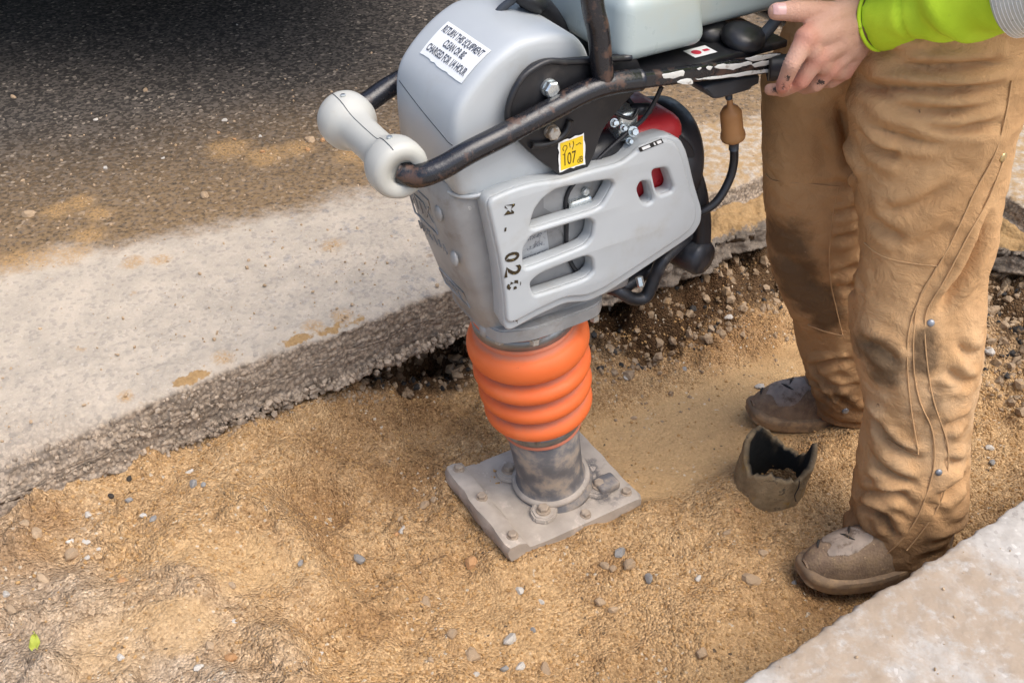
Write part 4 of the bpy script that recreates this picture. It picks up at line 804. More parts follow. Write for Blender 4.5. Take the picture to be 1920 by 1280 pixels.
    tube('guard_bar', [(0.218,-0.04,0.525),(0.171,-0.045,0.493),(0.125,-0.05,0.48),(0.093,-0.05,0.476)], .013, 'muffler', R, 14, 5)
    bolt('bolt', [(0.109,-0.092,0.525)][0], (0, -.5, -1), .006, .02, 'zinc', R)
    # hood over the belt / filter: rounded block
    pr = [(-.190, .752), (-.209, .768), (-.2125, .80), (-.2125, .85), (-.206, .882), (-.188, .907), (-.158, .933), (-.126, .951), (-.10, .957), (-.055, .954), (-.020, .940), (.0, .91), (.006, .87), (.004, .83), (-.03, .79), (-.085, .752)]
    pr = catmull(pr, 4, True); hw = .088; ys = []
    cpt = pr.mean(0)
    V = []
    lay = [(-1, .0, .78), (-1, .0, .88), (-.985, 0, .94), (-.95, 0, .972), (-.90, 0, .990), (-.83, 0, 1), (-.4, 0, 1.004), (0, 0, 1.006), (.4, 0, 1.004), (.83, 0, 1), (.90, 0, .990), (.95, 0, .972), (.985, 0, .94), (1, 0, .88), (1, 0, .78)]
    for t, _, sc in lay: V += [(cpt[0]+(x-cpt[0])*sc, t*hw, cpt[1]+(z-cpt[1])*sc) for x, z in pr]
    n = len(pr); hood = autosmooth(mk('hood', V, grid_faces(len(lay), n, True).tolist()+[list(range(n)), list(range(n*(len(lay)-1), n*len(lay)))[::-1]], 'grey_plastic', R), 60)
    # flared skirt of the hood
    sk = []
    ring0 = round_poly([(-.208, -.088), (-.03, -.090), (-.03, .090), (-.208, .088)], 9, .2)
    for w, g_ in ((.815, .975), (.80, .99), (.785, 1.0), (.765, 1.0), (.752, .985), (.745, .95)): sk += [(-.12+(x+.12)*g_, y*g_, w) for x, y in ring0]
    n = len(ring0); autosmooth(mk('hood_skirt', sk, grid_faces(6, n, True).tolist(), 'grey_plastic', hood), 60)
    tube('hood_rim', [(x*1.005, y*1.01, .754) for x, y in np.vstack([ring0, ring0[:1]])], .003, 'grey_plastic', hood, 8, 0)
    # seam line, laid on the hood and its skirt
    HB = []
    for q in (hood, bpy.data.objects[hood.name]): pass
    bmv = [Vector(v.co) for v in hood.data.vertices]; hb = BVHTree.FromPolygons(bmv, [p_.vertices[:] for p_ in hood.data.polygons])
    sm_ = []
    for q in catmull([(-.2105, .084, .868), (-.2125, .0, .850), (-.209, -.060, .838), (-.196, -.0885, .832), (-.165, -.0925, .838), (-.140, -.0925, .850)], 6):
        h_ = hb.find_nearest(Vector(q)); sm_.append(np.array(h_[0])+np.array(h_[1])*.0002)
    mk('hood_seam', *tube_geo(sm_, .0009, 6), 'dkplastic', hood)
    # return sticker bent over the hood
    LP = catmull(np.vstack([pr, pr[:1]]), 2); arc = np.concatenate([[0], np.cumsum(np.linalg.norm(np.diff(LP, axis=0), axis=1))])
    def hood_pt(s, y, off):
        x = np.interp(s, arc, LP[:, 0]); z = np.interp(s, arc, LP[:, 1]); e = 1e-3
        tx = np.interp(s+e, arc, LP[:, 0])-np.interp(s-e, arc, LP[:, 0]); tz = np.interp(s+e, arc, LP[:, 1])-np.interp(s-e, arc, LP[:, 1]); L = np.hypot(tx, tz)
        sc = 1.0+.0065*(1-np.clip(np.abs(y)/.088, 0, 1)**1.5)
        return np.stack([cpt[0]+(x-cpt[0])*sc-tz/L*off, y, cpt[1]+(z-cpt[1])*sc+tx/L*off], -1)
    i0 = np.argmin(np.hypot(LP[:, 0]+.165, LP[:, 1]-.925)); s0 = arc[i0]; sh, swid = .056, .116; y0 = -.010
    ss, yy = np.meshgrid(np.linspace(-.5, .5, 26), np.linspace(-.5, .5, 30), indexing='ij')
    torn = np.where(ss < -.46, .02*vnoise(yy*14, 0*yy, None, 5), 0)
    Vs = hood_pt(s0+(ss+torn)*sh, y0-yy*swid, .0011)
    st = mk('return_sticker', Vs.reshape(-1, 3), grid_faces(26, 30), 'white_sticker', hood)
    for body, dz, sz, dx in (('RETURN THIS EQUIPMENT', .30, .0155, 0), ('CLEAN OR BE', .02, .0155, 0), ('CHARGED FOR 1/4 HOUR', -.27, .0155, -.0)):
        TV, TF = text_mesh(body, sz, .022); wdt = TV[:, 0].max()-TV[:, 0].min(); k = (.104 if len(body) > 15 else .054)/wdt
        mk('lettering', hood_pt(s0+dz*sh+TV[:, 1]*1.0, y0-(TV[:, 0]*k+dx), .0018), TF, 'ink', st, False)
    # circular end ring and mounting plate, near and far
    def mount(side, nm):
        v = .100
        ol = round_poly([(-0.141,0.855),(-0.14,0.879),(-0.132,0.899),(-0.118,0.917),(-0.102,0.928),(-0.081,0.931),(-0.051,0.924),(-0.009,0.918),(0.051,0.909),(0.064,0.902),(0.072,0.887),(0.073,0.873),(0.067,0.853),(0.048,0.838),(0.029,0.823),(0.015,0.809),(0.007,0.792),(0.001,0.771),(-0.008,0.756),(-0.019,0.742),(-0.033,0.738),(-0.048,0.745),(-0.059,0.759),(-0.084,0.782),(-0.107,0.806),(-0.127,0.83)], 5, .35)
        o = plate('mounting_plate', [ol], v+.004, .010, .003, 'black', R, 3)
        if side > 0:
            o.scale = (1, -1, 1)
        return o, ol
    mp, ol = mount(-1, 'near')
    rimo = np.array([(-0.141,0.849),(-0.142,0.875),(-0.134,0.898),(-0.12,0.916),(-0.102,0.925),(-0.08,0.929),(-0.051,0.922),(-0.008,0.915),(0.051,0.906)]); tube('plate_flange', [(u, -.106, w) for u, w in rimo], .0045, 'black', mp, 10, 4)
    tube('plate_rib', [(u, -.107, w) for u, w in [(-0.107,0.818),(-0.086,0.813),(-0.064,0.815),(-0.05,0.825),(-0.044,0.839)]], .005, 'black', mp, 10, 5)
    mount(1, 'far')
    for (u, w), m_, r_ in zip([(-0.079,0.893),(-0.074,0.829)], ('zinc', 'dull_bolt'), (.0115, .010)): bolt('bolt', (u, -.104, w), (0, -1, 0), r_, .013, m_, mp, .4, r_*1.05)
    c = [(-0.062,0.81),(-0.019,0.812),(-0.016,0.764),(-0.059,0.763)]
    n = 14; gv = []
    for i in range(n+1):
        for j in range(n+1):
            s_, t_ = i/n, j/n; e = .035*vnoise(np.array(s_*9), np.array(t_*9), None, 9)*(1 if j in (0, n) or i in (0, n) else 0)
            s2, t2 = s_+(e if i in (0, n) else 0), t_+(e if j in (0, n) else 0)
            gv.append([(c[0][k]*(1-s2)+c[1][k]*s2)*(1-t2)+(c[3][k]*(1-s2)+c[2][k]*s2)*t2 for k in (0, 1)])
    gv = np.array(gv)
    stk = mk('noise_sticker', np.c_[gv[:, 0], np.full(len(gv), -.1055), gv[:, 1]], grid_faces(n+1, n+1), 'white_sticker', mp, False)
    def on_st(s_, t_): return np.stack([(c[0][k]*(1-s_)+c[1][k]*s_)*(1-t_)+(c[3][k]*(1-s_)+c[2][k]*s_)*t_ for k in (0, 1)], -1)
    q = on_st(np.array([.07, .94, .94, .07]), np.array([.06, .05, .95, .96])); mk('yellow_field', np.c_[q[:, 0], np.full(4, -.1059), q[:, 1]], [[0, 1, 2, 3]], 'yellow_sticker', stk, False)
    for body, sx, sy, sz, k in (('107', .40, .66, .62, .62), ('dB', .81, .80, .32, .75)):
        TV, TF = text_mesh(body, sz); p = on_st(sx+TV[:, 0]*k*.9, sy-TV[:, 1]*.92); mk('lettering', np.c_[p[:, 0], np.full(len(p), -.1063), p[:, 1]], TF, 'black_ink', stk, False)
    ear = catmull([(.20, .34), (.16, .26), (.22, .18), (.30, .20), (.32, .28), (.26, .36), (.22, .44), (.15, .46)], 5); p = on_st(ear[:, 0], ear[:, 1]); tube('pictogram', np.c_[p[:, 0], np.full(len(p), -.1061), p[:, 1]], .0005, 'black_ink', stk, 5, 0)
    for pl in ([(.42, .14), (.44, .30)], [(.55, .12), (.58, .22), (.52, .38)], [(.66, .28), (.74, .27), (.80, .24), (.86, .29)]): p = on_st(*np.array(pl).T); tube('pictogram', np.c_[p[:, 0], np.full(len(p), -.1061), p[:, 1]], .0005, 'black_ink', stk, 5, 0)
    # handle frame: tubes either side, roller in front, lifting hoop, rear rails
    near = [(-0.289,-0.085,0.819),(-0.278,-0.098,0.816),(-0.264,-0.108,0.819),(-0.239,-0.113,0.826),(-0.205,-0.116,0.838),(-0.151,-0.118,0.851),(-0.079,-0.12,0.87),(-0.029,-0.121,0.882),(0.013,-0.122,0.884),(0.056,-0.124,0.88)]
    fr = tube('handle_tube', near, .0155, 'tube', R, 20, 6)
    far = [(x, -y, z) for x, y, z in near]; tube('handle_tube', far, .0155, 'tube', R, 20, 6)
    rc = np.array(near[0])*np.array([1, 0, 1])+np.array([-.002, 0, .004])
    lathe('roller_grip', [(.0165, -.090), (.018, -.0985), (.031, -.0985), (.0362, -.096), (.0392, -.089), (.0400, -.078), (.0393, -.066), (.0362, -.057), (.0315, -.050), (.0275, -.042), (.0255, -.03), (.0248, 0), (.0255, .03), (.0275, .042), (.0315, .050), (.0362, .057), (.0393, .066), (.0400, .078), (.0392, .089), (.0362, .096), (.031, .0985), (.018, .0985), (.0165, .090)], 'roller', R, 48, rc, (0, 1, 0))
    tube('roller_seam', [(rc[0]-.30*r_, y_, rc[2]+.954*r_) for y_, r_ in ((-.096, .0364), (-.089, .0394), (-.078, .0402), (-.066, .0395), (-.057, .0364), (-.050, .0318), (-.042, .0278), (-.03, .0257), (0, .0250), (.03, .0257), (.042, .0278), (.050, .0318), (.057, .0364), (.066, .0395), (.078, .0402), (.089, .0394), (.096, .0364))], .0005, 'dkplastic', R, 5, 3)
    for s_ in (-1, 1): bolt('screw', (rc[0]-.004, s_*.072, rc[2]+.0390), (0, 0, 1), .004, .003, 'zinc', R)
    hp = [(-0.001,-0.119,0.885),(-0.007,-0.119,0.918),(-0.012,-0.117,0.958),(-0.02,-0.113,0.993)]
    top = [tuple(p) for p in hp]+[(hp[-1][0]-.008, -.095, 1.085), (hp[-1][0]-.010, -.05, 1.115), (hp[-1][0]-.010, .05, 1.115), (hp[-1][0]-.008, .095, 1.085)]+[(p[0], -p[1], p[2]) for p in hp[::-1]]
    tube('lifting_hoop', top, .0150, 'tube', R, 18, 6)
    for s_ in (1, -1):
        rl = [(0.009,0.897),(0.146,0.881),(0.314,0.864),(0.32,0.842),(0.306,0.837),(0.149,0.858),(0.051,0.87),(0.01,0.876)]
        rail = plate('handle_rail', [round_poly(rl, 4, .08)], .134, .016, .005, 'tube', R, 3)
        if s_ < 0: rail.scale = (1, -1, 1)
        if s_ > 0:
            for k, (x0, x1, yo) in enumerate(((1240, 1282, 10), (1285, 1338, 22), (1304, 1315, 5), (1322, 1336, 7), (1338, 1410, 7), (1340, 1412, 25), (1394, 1462, 0), (1360, 1440, 15))):
                pass
            wl_ = [(0.083,0.886),(0.103,0.884),(0.123,0.883),(0.123,0.874),(0.104,0.875),(0.086,0.88)]
            for pl in (wl_, [(0.112,0.869),(0.138,0.868),(0.141,0.861),(0.138,0.858),(0.114,0.865)], [(0.144,0.88),(0.153,0.881),(0.152,0.876)], [(0.16,0.879),(0.174,0.878),(0.17,0.871)], [(0.175,0.874),(0.188,0.878),(0.204,0.873),(0.221,0.871),(0.246,0.869),(0.249,0.863),(0.229,0.865),(0.213,0.863),(0.192,0.869)], [(0.14,0.865),(0.177,0.862),(0.217,0.856),(0.249,0.854),(0.288,0.848),(0.287,0.843),(0.25,0.848),(0.209,0.853),(0.17,0.858)], [(0.229,0.877),(0.265,0.874),(0.3,0.869),(0.299,0.865),(0.277,0.866),(0.246,0.868)], [(0.245,0.865),(0.277,0.864),(0.29,0.86),(0.285,0.855),(0.252,0.858)]):
                q = round_poly(pl, 3, .3); q = q+.0012*np.stack([vnoise(q[:, 0]*700, q[:, 1]*700, None, 1), vnoise(q[:, 0]*700, q[:, 1]*700, None, 2)], -1)
                plate('worn_paint', [q], .1348, .0010, .0002, 'worn_white', rail, 1)
    gp = [(0.284,-0.13,0.848),(0.306,-0.145,0.851),(0.337,-0.17,0.861),(0.379,-0.19,0.869)]
    tube('handle_grip', gp, .0185, 'rubber', R, 18, 5)
    gp2 = [(x, -y, z) for x, y, z in gp]; tube('handle_grip', gp2, .0185, 'rubber', R, 18, 5)
    tube('rear_cross_tube', [gp[-1], (gp[-1][0]+.02, -.10, gp[-1][2]), (gp[-1][0]+.022, .10, gp[-1][2]), gp2[-1]], .015, 'tube', R, 14, 5)
    # deck, fuel tank
    box('deck', (.045, -.122, .868), (.325, .122, .880), 'black', R, .003)
    c = [(0.174,-0.108,0.892),(0.209,-0.108,0.89),(0.22,-0.112,0.88),(0.184,-0.112,0.883)]
    z0 = .8812; cc_ = [(.165, -.078), (.205, -.078), (.205, -.106), (.165, -.106)]
    dk = mk('deck_decal', [(x, y, z0) for x, y in cc_], [[0, 1, 2, 3]], 'white_sticker', R, False)
    V_, F_ = [], []
    a = np.linspace(0, 2*np.pi, 20, endpoint=False); mk('pictogram', [(.178+.0075*math.cos(t), -.092+.0075*math.sin(t), z0+.0004) for t in a], [list(range(20))], 'red_ink', dk, False); mk('pictogram', [(.190, -.096, z0+.0004), (.200, -.096, z0+.0004), (.200, -.089, z0+.0004), (.190, -.089, z0+.0004)], [[0, 1, 2, 3]], 'red_ink', dk, False)
    def tank_block(nm, lo, hi, bev, mat, par, taper=0):
        bm = bmesh.new(); bmesh.ops.create_cube(bm, size=1)
        for v in bm.verts:
            s = 1-taper*(v.co.z+.5); v.co = Vector((lo[0]+(v.co.x*s+.5)*(hi[0]-lo[0]), lo[1]+(v.co.y*s+.5)*(hi[1]-lo[1]), lo[2]+(v.co.z+.5)*(hi[2]-lo[2])))
        bmesh.ops.bevel(bm, geom=bm.edges[:], offset=bev, segments=6, profile=.5, affect='EDGES'); return autosmooth(from_bm(nm, bm, mat, par), 60)
    tk = tank_block('fuel_tank', (.030, -.112, .896), (.185, .118, .985), .022, 'tank_plastic', R, .12)
    tank_block('tank_rear', (.165, -.075, .902), (.375, .110, .975), .020, 'tank_plastic', tk, .08)
    lathe('tank_cap', [(.02, 0), (.038, 0), (.038, .022), (.03, .026), (.01, .026)], 'dkplastic', tk, 28, (.29, .03, .974))
    mk('tank_decal', [(.062, -.045, .9868), (.105, -.050, .9868), (.108, -.030, .9868), (.066, -.024, .9868)], [[0, 1, 2, 3]], 'orange_ink', tk, False)
    # throttle pivot, lever, kill-switch bulge
    tv = [(0.259,-0.1,0.867)][0]
    lathe('throttle_pivot', [(.006, -.0), (.030, 0), (.033, .006), (.030, .016), (.018, .022), (.004, .024)], 'black', R, 32, (tv[0], -.095, .881), (0, -.25, 1))
    lathe('throttle_pivot', [(.006, -.0), (.030, 0), (.033, .006), (.030, .016), (.018, .022), (.004, .024)], 'black', R, 32, (tv[0]-.02, -.045, .881), (0, -.25, 1))
    lv = [(0.285,-0.1,0.878),(0.294,-0.105,0.891),(0.303,-0.11,0.906),(0.31,-0.115,0.921)]
    tube('throttle_lever', lv, [.010, .009, .0085, .009], 'dkplastic', R, 12, 4)
    tube('throttle_lever_tip', [lv[-1], (lv[-1][0]-.016, lv[-1][1], lv[-1][2]+.006)], .009, 'dkplastic', R, 12, 0)
    # fuel outlet box, filter, hose
    fb = [(0.178,0.836),(0.196,0.839),(0.287,0.832),(0.287,0.817),(0.274,0.815),(0.272,0.811),(0.203,0.811)]
    plate('fuel_valve_box', [round_poly(fb, 4, .2)], .115, .05, .004, 'dkplastic', R, 2)
    pth = [(0.245,-0.095,0.811),(0.251,-0.095,0.792),(0.258,-0.095,0.772),(0.267,-0.095,0.736),(0.269,-0.095,0.722),(0.273,-0.095,0.705)]
    pth = np.array(pth); d = pth[-1]-pth[0]; d /= np.linalg.norm(d)
    tube('filter_nipple', [pth[0], pth[0]+d*.016], .0055, 'dkplastic', R, 12, 0)
    L = np.linalg.norm(pth[4]-pth[1])
    lathe('fuel_filter', [(.004, -.004), (.0045, .0), (.0048, .010), (.012, .014), (.0165, .022), (.0170, L-.016), (.0185, L-.014), (.0195, L-.008), (.0185, L-.004), (.005, L-.002), (.0045, L+.012)], 'amber', R, 32, pth[1], d)
    tube('fuel_hose', [(0.272,-0.095,0.713),(0.276,-0.096,0.686),(0.272,-0.098,0.66),(0.258,-0.1,0.635),(0.242,-0.1,0.619),(0.226,-0.095,0.609),(0.215,-0.085,0.603)], .0068, 'rubber', R, 14, 6)
    tube('hose_end', [(0.271,-0.095,0.722),(0.273,-0.095,0.705)], .0078, 'dkplastic', R, 14, 0)
    # latch clip and top cap on the hood
    lc = [(-0.022,-0.03,0.931),(-0.016,-0.04,0.92),(-0.01,-0.05,0.907)]; tube('latch', lc, [.007, .008, .006], 'dkplastic', R, 8, 4)
    cp = [(-0.039,0.02,0.961)][0]; lathe('filter_knob', [(.006, 0), (.028, 0), (.030, .01), (.026, .018), (.008, .02)], 'black', R, 28, cp, (.45, -.3, 1)); tube('latch', [(cp[0]-.02, cp[1]-.01, cp[2]+.012), (cp[0]-.045, cp[1], cp[2]-.01), (cp[0]-.05, cp[1], cp[2]-.04)], .006, 'dkplastic', R, 8, 3)
    tube('filter_strut', [(cp[0], cp[1], cp[2]), (cp[0]+.04, cp[1]+.01, cp[2]-.02), (.03, .03, .90)], .012, 'black', R, 10, 3)
    return R
RAM = rammer()

# ------------------------------------------------------------------ broken pipe stub
def pipe():
    (x, y, z), = [(0.499,1.4802,-0.287)]; o = empty('broken_pipe', (x, y, -.287)); n = 72; rows = 18; a = np.linspace(0, 2*np.pi, n, endpoint=False)
    key = [(-180, .118), (-150, .085), (-115, .108), (-90, .100), (-72, .092), (-66, .078), (-50, .092), (-20, .105), (-5, .128), (5, .130), (12, .095), (35, .066), (60, .072), (90, .100), (115, .132), (140, .138), (160, .128), (180, .118)]
    top = .88*np.interp(np.degrees((a+np.pi) % (2*np.pi)-np.pi), *np.array(key).T)+.004*vnoise(a*8, 0*a, None, 4)+.003*vnoise(a*19, 0*a, None, 5)
    V, inn = [], []
    def wall(r, flip, k):
        for i in range(rows+1):
            t = i/rows; h = -.03+(top+.03)*t; rr = r+.003*np.sin(a*2+1)+.0022*fbm(a*4, h*40, None, 6, 3)*(1 if not k else .4)-.002*t
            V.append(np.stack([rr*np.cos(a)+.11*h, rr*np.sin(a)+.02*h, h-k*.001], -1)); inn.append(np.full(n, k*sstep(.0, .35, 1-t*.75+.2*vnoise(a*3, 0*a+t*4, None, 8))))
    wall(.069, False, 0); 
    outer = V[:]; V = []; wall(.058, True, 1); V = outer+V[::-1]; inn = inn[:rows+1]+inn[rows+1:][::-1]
    VV = np.concatenate(V); mk('pipe_wall', VV, grid_faces(2*rows+2, n, True), 'pipe', o, attrs={'inner': np.concatenate(inn)})
    cr = [(-68, .090), (-64, .070), (-66, .050), (-58, .030)]
    tube('crack', [(.0705*math.cos(math.radians(t))+.11*h, .0705*math.sin(math.radians(t))+.02*h, h) for t, h in cr], .0012, 'rubber', o, 6, 4)
    tag(o, 'broken end of an old mottled pipe standing in the sand between the boots', 'pipe')
pipe()

# ------------------------------------------------------------------ the worker
def person():
    root = empty('person', (.74, 1.48, -.28))
    tag(root, 'worker in brown canvas trousers and hi-vis sleeve gripping the rammer handle', 'person')
    def fix(o): o.location = (-.74, -1.48, .28); return o                      # meshes below are written in world metres
    FWD = np.array([-.93, -.37, 0]); FWD /= np.linalg.norm(FWD); LAT = np.array([FWD[1], -FWD[0], 0]); LAT = -LAT if LAT[1] > 0 else LAT   # LAT points to the near side
    nearL = [(0.6899,1.3049,-0.2504,0.0883),(0.6876,1.3084,-0.2288,0.0903),(0.6885,1.3122,-0.2063,0.0869),(0.6968,1.316,-0.1829,0.0911),(0.7016,1.3208,-0.154,0.0957),(0.6958,1.3283,-0.1086,0.0941),(0.6911,1.3356,-0.0643,0.0907),(0.6879,1.3427,-0.0209,0.087),(0.6838,1.3497,0.0215,0.0842),(0.6771,1.3566,0.0629,0.0904),(0.6702,1.3633,0.1034,0.0978),(0.6599,1.3698,0.1431,0.1032),(0.6524,1.3762,0.1819,0.1043),(0.6485,1.3825,0.2199,0.1036),(0.6464,1.3886,0.2571,0.1013),(0.6443,1.3946,0.2936,0.0998),(0.6418,1.402,0.338,0.101),(0.6366,1.4091,0.3814,0.1042),(0.6295,1.4161,0.4237,0.1085),(0.6229,1.4229,0.465,0.1124),(0.6173,1.4296,0.5052,0.1169),(0.6114,1.436,0.5445,0.1232)]
    farL = [(0.7017,1.6778,-0.2579,0.068),(0.6973,1.6743,-0.2225,0.075),(0.6877,1.6703,-0.1832,0.0796),(0.6766,1.6665,-0.1449,0.0834),(0.6637,1.662,-0.1001,0.0875),(0.6512,1.6577,-0.0566,0.0894),(0.6345,1.652,-0.0004,0.0914),(0.6099,1.6466,0.0537,0.0958),(0.5871,1.6414,0.1059,0.098),(0.5695,1.6364,0.1563,0.0997),(0.5564,1.6315,0.2049,0.0994),(0.5465,1.6268,0.2519,0.1001),(0.5356,1.6212,0.3084,0.1012),(0.5252,1.6157,0.3626,0.1014),(0.5147,1.6105,0.4147,0.1003),(0.5051,1.6055,0.4648,0.0996),(0.4963,1.6007,0.5129,0.0986)]
    def rings(L, ky, kx=1.): return [(x, y, z, h*kx, h*ky) for x, y, z, h in L]
    hx, hy = nearL[-1][0], nearL[-1][1]
    parts = [loft(rings(nearL, .84), 48, 2.25), loft(rings(farL, .78), 48, 2.25)]
    # seat and hips
    nt, ft = np.array(nearL[-1]), np.array(farL[-1])
    cx, cy = (nt[0]+ft[0])/2+.045, (nt[1]+ft[1])/2
    pel = []
    for z, k, m in ((.565, .5, .62), (.585, .8, .85), (.61, .95, .95), (.64, .98, .98), (.68, 1., .96), (.76, .97, .95), (.86, .96, .95)):
        pel.append((cx+.02*(z-.5), cy+.01, z, .150*k, .168*m))
    parts.append(loft(pel, 56, 2.4, -FWD))
    # bridge thigh tops into the hips
    for L in (nearL, farL):
        x, y, z, h = L[-1]; b2, b1 = L[-3], L[-2]; parts.append(loft([(b2[0], b2[1], b2[2], b2[3]*.93, b2[3]*.78), (b1[0], b1[1], b1[2], b1[3]*.97, b1[3]*.80), (x, y+(cy-y)*.03, z, h, h*.82), (x+.014, y+(cy-y)*.18, z+.07, h*.98, h*.82), (x+.02, y+(cy-y)*.28, z+.15, h*.92, h*.85), (x+.025, y+(cy-y)*.35, z+.25, h*.8, h*.8)], 40, 2.2))
    tr = remesh('trousers', parts, .0050, 'trousers', root, 4); fix(tr)
    V, N = verts(tr)
    bv0 = BVHTree.FromPolygons([Vector(v) for v in V], [p.vertices[:] for p in tr.data.polygons]); eye = Vector((0, 0, 1.22))
    def on_cloth(P):
        Q = []
        for p in P:
            h = bv0.ray_cast(eye, (Vector(p)-eye).normalized()); Q.append(np.array(h[0]) if h[0] and (Vector(p)-h[0]).length < .2 else np.array(p))
        return np.array(Q)
    def fold(P, w, amp, ridge=.55):
        """press a sharp crease with soft shoulders into the cloth along the line P"""
        nonlocal V
        P = on_cloth(catmull(np.array(P), 6)); lo, hi = P.min(0)-4*w-.03, P.max(0)+4*w+.03
        sel = np.where(((V > lo) & (V < hi)).all(1))[0]
        if not len(sel): return
        X = V[sel]; dd = np.full(len(X), 9.); tt = np.zeros(len(X)); up = np.zeros(len(X)); m = len(P)-1
        for i in range(m):
            a, b = P[i], P[i+1]; ab = b-a; t = np.clip(((X-a)@ab)/(ab@ab+1e-9), 0, 1); e = X-(a+t[:, None]*ab); q = np.linalg.norm(e, axis=1); k = q < dd
            dd = np.where(k, q, dd); tt = np.where(k, (i+t)/m, tt); up = np.where(k, e[:, 2]-.3*e[:, 0], up)
        soft_mask = np.clip(np.minimum(tt, 1-tt)*4, 0, 1); s = np.where(up > 0, dd, -dd)
        prof = -np.exp(-(np.abs(s)/w)**1.25)+ridge*np.exp(-((s-2.0*w)/(1.3*w))**2)+ridge*.7*np.exp(-((s+2.2*w)/(1.5*w))**2)
        V[sel] += N[sel]*(prof*amp*soft_mask)[:, None]
    nf = [  # creases seen on the near leg
        ([(0.4844,1.3221,0.6589),(0.5433,1.3212,0.6526),(0.5987,1.3214,0.654),(0.6553,1.3221,0.6589)], .008, .010), ([(0.4571,1.3189,0.6344),(0.4793,1.318,0.628),(0.5422,1.3178,0.6259),(0.6011,1.3179,0.6266),(0.6558,1.3183,0.6302)], .008, .011),
        ([(0.4737,1.3175,0.6238),(0.5148,1.3153,0.6066),(0.5796,1.3141,0.598),(0.6414,1.315,0.6045)], .008, .010), ([(0.5327,1.3127,0.5871),(0.5739,1.311,0.5739),(0.6158,1.3112,0.5754),(0.6592,1.3122,0.5827)], .007, .009),
        ([(0.4635,1.3122,0.5827),(0.512,1.3097,0.5636),(0.5563,1.3084,0.5539),(0.6062,1.3083,0.5532)], .008, .008), ([(0.4642,1.31,0.5658),(0.5056,1.3065,0.5389),(0.5303,1.3059,0.5344)], .009, .009),
        ([(0.4495,1.3238,0.6719),(0.4979,1.3238,0.6719),(0.5538,1.3234,0.6692)], .008, .008),
        ([(0.5095,1.2953,0.4534),(0.5605,1.2962,0.4598),(0.6122,1.3002,0.4906)], .010, .009), ([(0.4952,1.2948,0.4494),(0.5294,1.2917,0.4252),(0.5604,1.2901,0.4129)], .012, .010),
        ([(0.6337,1.2737,0.2869),(0.643,1.2787,0.3257),(0.6558,1.2828,0.3568),(0.6673,1.2895,0.4088),(0.6718,1.2961,0.459)], .009, .017), ([(0.5643,1.2874,0.3922),(0.5915,1.2895,0.4088),(0.6242,1.2927,0.4333)], .012, .006),
        ([(0.5292,1.2862,0.2295),(0.562,1.2848,0.2183),(0.6013,1.2801,0.1822)], .010, .010), ([(0.6737,1.2862,0.2295),(0.6956,1.2838,0.2107),(0.713,1.2832,0.206)], .008, .009), ([(0.6713,1.2801,0.1822),(0.6964,1.2773,0.161),(0.7222,1.2768,0.1571)], .008, .010),
        ([(0.561,1.2699,0.1036),(0.5822,1.2672,0.0834),(0.6147,1.2616,0.0401),(0.672,1.2567,0.0021)], .009, .016), ([(0.5738,1.26,0.0275),(0.6181,1.2542,-0.0173),(0.6741,1.2506,-0.0445)], .009, .012),
        ([(0.5707,1.2495,-0.0533),(0.6196,1.2486,-0.0599),(0.6679,1.2495,-0.0533)], .008, .011), ([(0.5735,1.2459,-0.0811),(0.6176,1.2435,-0.0991),(0.6577,1.236,-0.1567)], .008, .014), ([(0.5725,1.2522,-0.0325),(0.6069,1.2515,-0.0379),(0.6571,1.2472,-0.0711),(0.6802,1.2435,-0.0991)], .008, .010),
        ([(0.6896,1.2659,0.0732),(0.7045,1.2672,0.0834),(0.7235,1.2686,0.0936)], .010, .012), ([(0.7115,1.2464,-0.0766),(0.7279,1.25,-0.0489),(0.7423,1.2536,-0.0216)], .010, .012), ([(0.7007,1.2578,0.0106),(0.722,1.2564,-0.0001),(0.735,1.2569,0.0042)], .009, .009)]
    ff = [([(0.526,1.5261,0.3087),(0.55,1.5254,0.3163),(0.5707,1.5244,0.326)], .008, .010), ([(0.5562,1.539,0.1799),(0.5947,1.5368,0.2024)], .008, .010), ([(0.5702,1.5422,0.1484),(0.6089,1.5414,0.1557)], .008, .009), ([(0.5385,1.5313,0.2567),(0.5787,1.53,0.2702)], .008, .009),
          ([(0.5645,1.5774,-0.0536),(0.6007,1.5762,-0.0423),(0.6476,1.5755,-0.0353)], .008, .013), ([(0.5556,1.5754,-0.0339),(0.6115,1.5815,-0.0952),(0.6734,1.5825,-0.1055)], .008, .012), ([(0.5783,1.5798,-0.0778),(0.6072,1.5845,-0.1247),(0.6285,1.5878,-0.1577)], .008, .012), ([(0.5969,1.5794,-0.0735),(0.6415,1.586,-0.1396),(0.6795,1.589,-0.1699)], .008, .010),
          ([(0.4899,1.5038,0.5317),(0.5162,1.5093,0.4771),(0.5412,1.5154,0.4159),(0.5581,1.5196,0.3743)], .012, .020), ([(0.4816,1.5049,0.5208),(0.4893,1.5115,0.4551),(0.5051,1.5184,0.3856)], .016, .007), ([(0.5136,1.5184,0.3856),(0.5427,1.52,0.3702),(0.5628,1.5205,0.365)], .010, .010), ([(0.436,1.5336,0.2339),(0.497,1.5371,0.1989),(0.5484,1.5444,0.1261)], .016, .006)]
    for i_, (P, w, am) in enumerate(nf+ff): fold(P, w*.95, am*(1.9 if i_ < 7 else 1.3))
    x, y, z = V.T
    rd = lambda f, sd: 1-np.abs(fbm(x*f+.6*z*f*.5, y*f, z*f*1.5, sd, 3, .55))*1.6
    V = V+N*(.0040*fbm(x*9, y*9, z*14, 5, 3)+.0032*rd(11, 41)*sstep(-.2, .6, vnoise(x*5, y*5, z*5, 43))+.0018*rd(24, 47))[:, None]
